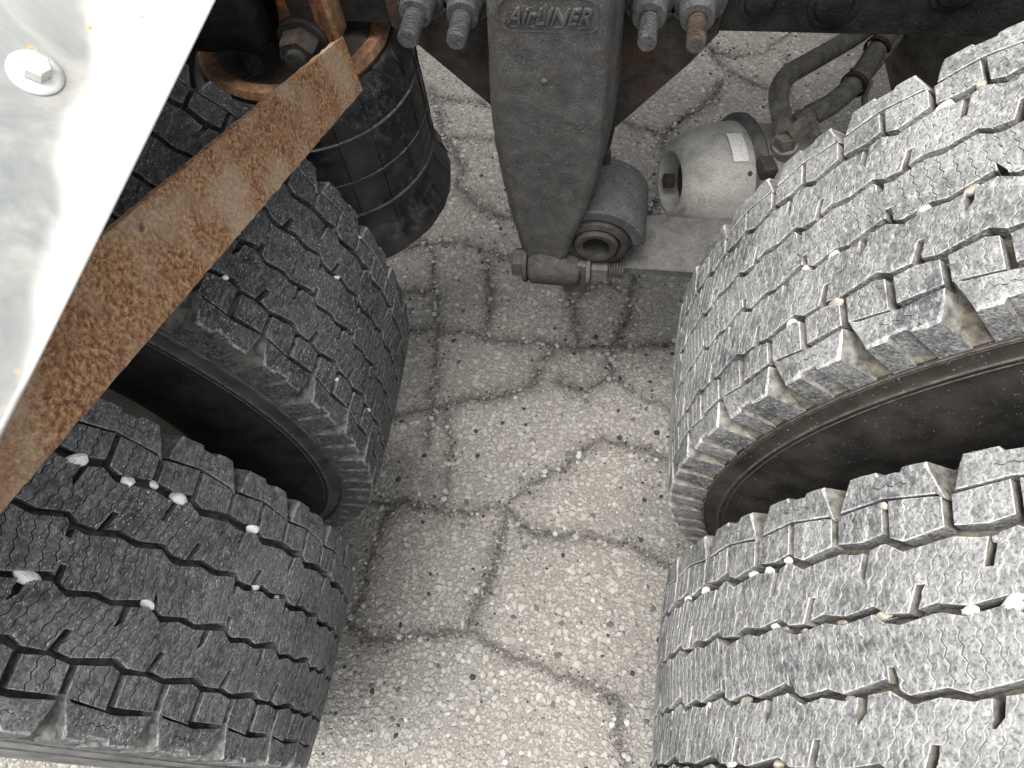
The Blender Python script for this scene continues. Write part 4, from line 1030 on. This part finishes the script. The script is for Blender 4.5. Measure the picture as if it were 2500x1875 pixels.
# edge flange of the plate running up beside the bar end
q0, q1 = at(731, 80, 'Y', .605), at(708, -60, 'Y', .605)
kid('plate_edge', shift(join([box((q0+q1)/2+Vector((-.004, .005, 0)), .007, .03, (q1-q0).length, .0015)]), A), M['rust_ring'], ab)
hx = at(650, 100, 'Y', .592)-A
bm = join([cyl(hx+Vector((0, .014, 0)), hx+Vector((0, .006, 0)), .029, .029, 28, .002), cyl(hx+Vector((0, .006, 0)), hx+Vector((0, -.018, 0)), .023, .022, 6, .0025)])
hb = kid('hex_bolt', bm, M['flange'], ab)
kid('bolt_end', threads(hx+Vector((0, -.016, 0)), hx+Vector((0, -.026, 0)), .0115, .003), M['stud'], hb)
sq = at(648, 22, 'Y', .606)-A
kid('square_hole', box(sq, .026, .0016, .03, .0), M['dark'], ab)
# ------------------------------------------------------------------ fender: aluminium sheet concentric with the left wheels
fd = empty('fender', (-.45, .15, .99)); tag(fd, 'bare aluminium fender sheet with rust specks and a flanged hex bolt', 'fender')
RFN = .70; t_ = .0022
d0 = ray(235, 455); ex, ez = CO.x-XL, CO.z-RT; aq = d0.x**2+d0.z**2; bq = ex*d0.x+ez*d0.z; cq = ex*ex+ez*ez-RFN*RFN
tt = (-bq-math.sqrt(bq*bq-aq*cq))/aq; pe = CO+d0*tt; th0 = math.atan2(pe.x-XL, pe.z-RT)
bm = bmesh.new(); G = []; NA, NY = 64, 40
for i in range(NA+1):
    a = th0-1.9*i/NA; row = []
    for j in range(NY+1):
        y = -.16+.66*j/NY; r = RFN+.0016*noise.noise(Vector((a*5, y*7, 0)))
        row.append(Vector((XL+r*math.sin(a), y, RT+r*math.cos(a))))
    G.append(row)
up_ = [[bm.verts.new(p-fd.location) for p in r] for r in G]
dn_ = [[bm.verts.new(p-(Vector((p.x-XL, 0, p.z-RT)).normalized())*t_-fd.location) for p in r] for r in G]
for L_ in (up_, dn_):
    for a_, b_ in zip(L_, L_[1:]):
        for j in range(NY): bm.faces.new([a_[j], a_[j+1], b_[j+1], b_[j]])
for i in range(NA):
    for j in (0, NY): bm.faces.new([up_[i][j], up_[i+1][j], dn_[i+1][j], dn_[i][j]])
for j in range(NY):
    for i in (0, NA): bm.faces.new([up_[i][j], up_[i][j+1], dn_[i][j+1], dn_[i][j]])
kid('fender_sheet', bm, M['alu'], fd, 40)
# rolled lip along the edge
lip = []
for j in range(NY+1):
    lip.append(G[0][j]-fd.location)
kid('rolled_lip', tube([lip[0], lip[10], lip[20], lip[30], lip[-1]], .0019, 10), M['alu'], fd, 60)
d0 = ray(76, 158); aq = d0.x**2+d0.z**2; bq = ex*d0.x+ez*d0.z
tt = (-bq-math.sqrt(bq*bq-aq*cq))/aq; pb = CO+d0*tt; nb2 = Vector((pb.x-XL, 0, pb.z-RT)).normalized()
bl = pb-fd.location
bm = lathe([(0, .0145), (.001, .0145), (.0017, .0138), (.0022, .0115), (.0025, .0)], 40, 'Z'); bm.transform(Vector((0, 0, 1)).rotation_difference(nb2).to_matrix().to_4x4()); bm.transform(Matrix.Translation(bl))
fw = kid('flange_washer', bm, M['zinc'], fd, 40)
kid('hex_head', cyl(bl+nb2*.002, bl+nb2*.0095, .0083, .0079, 6, .001), M['zinc'], fw)
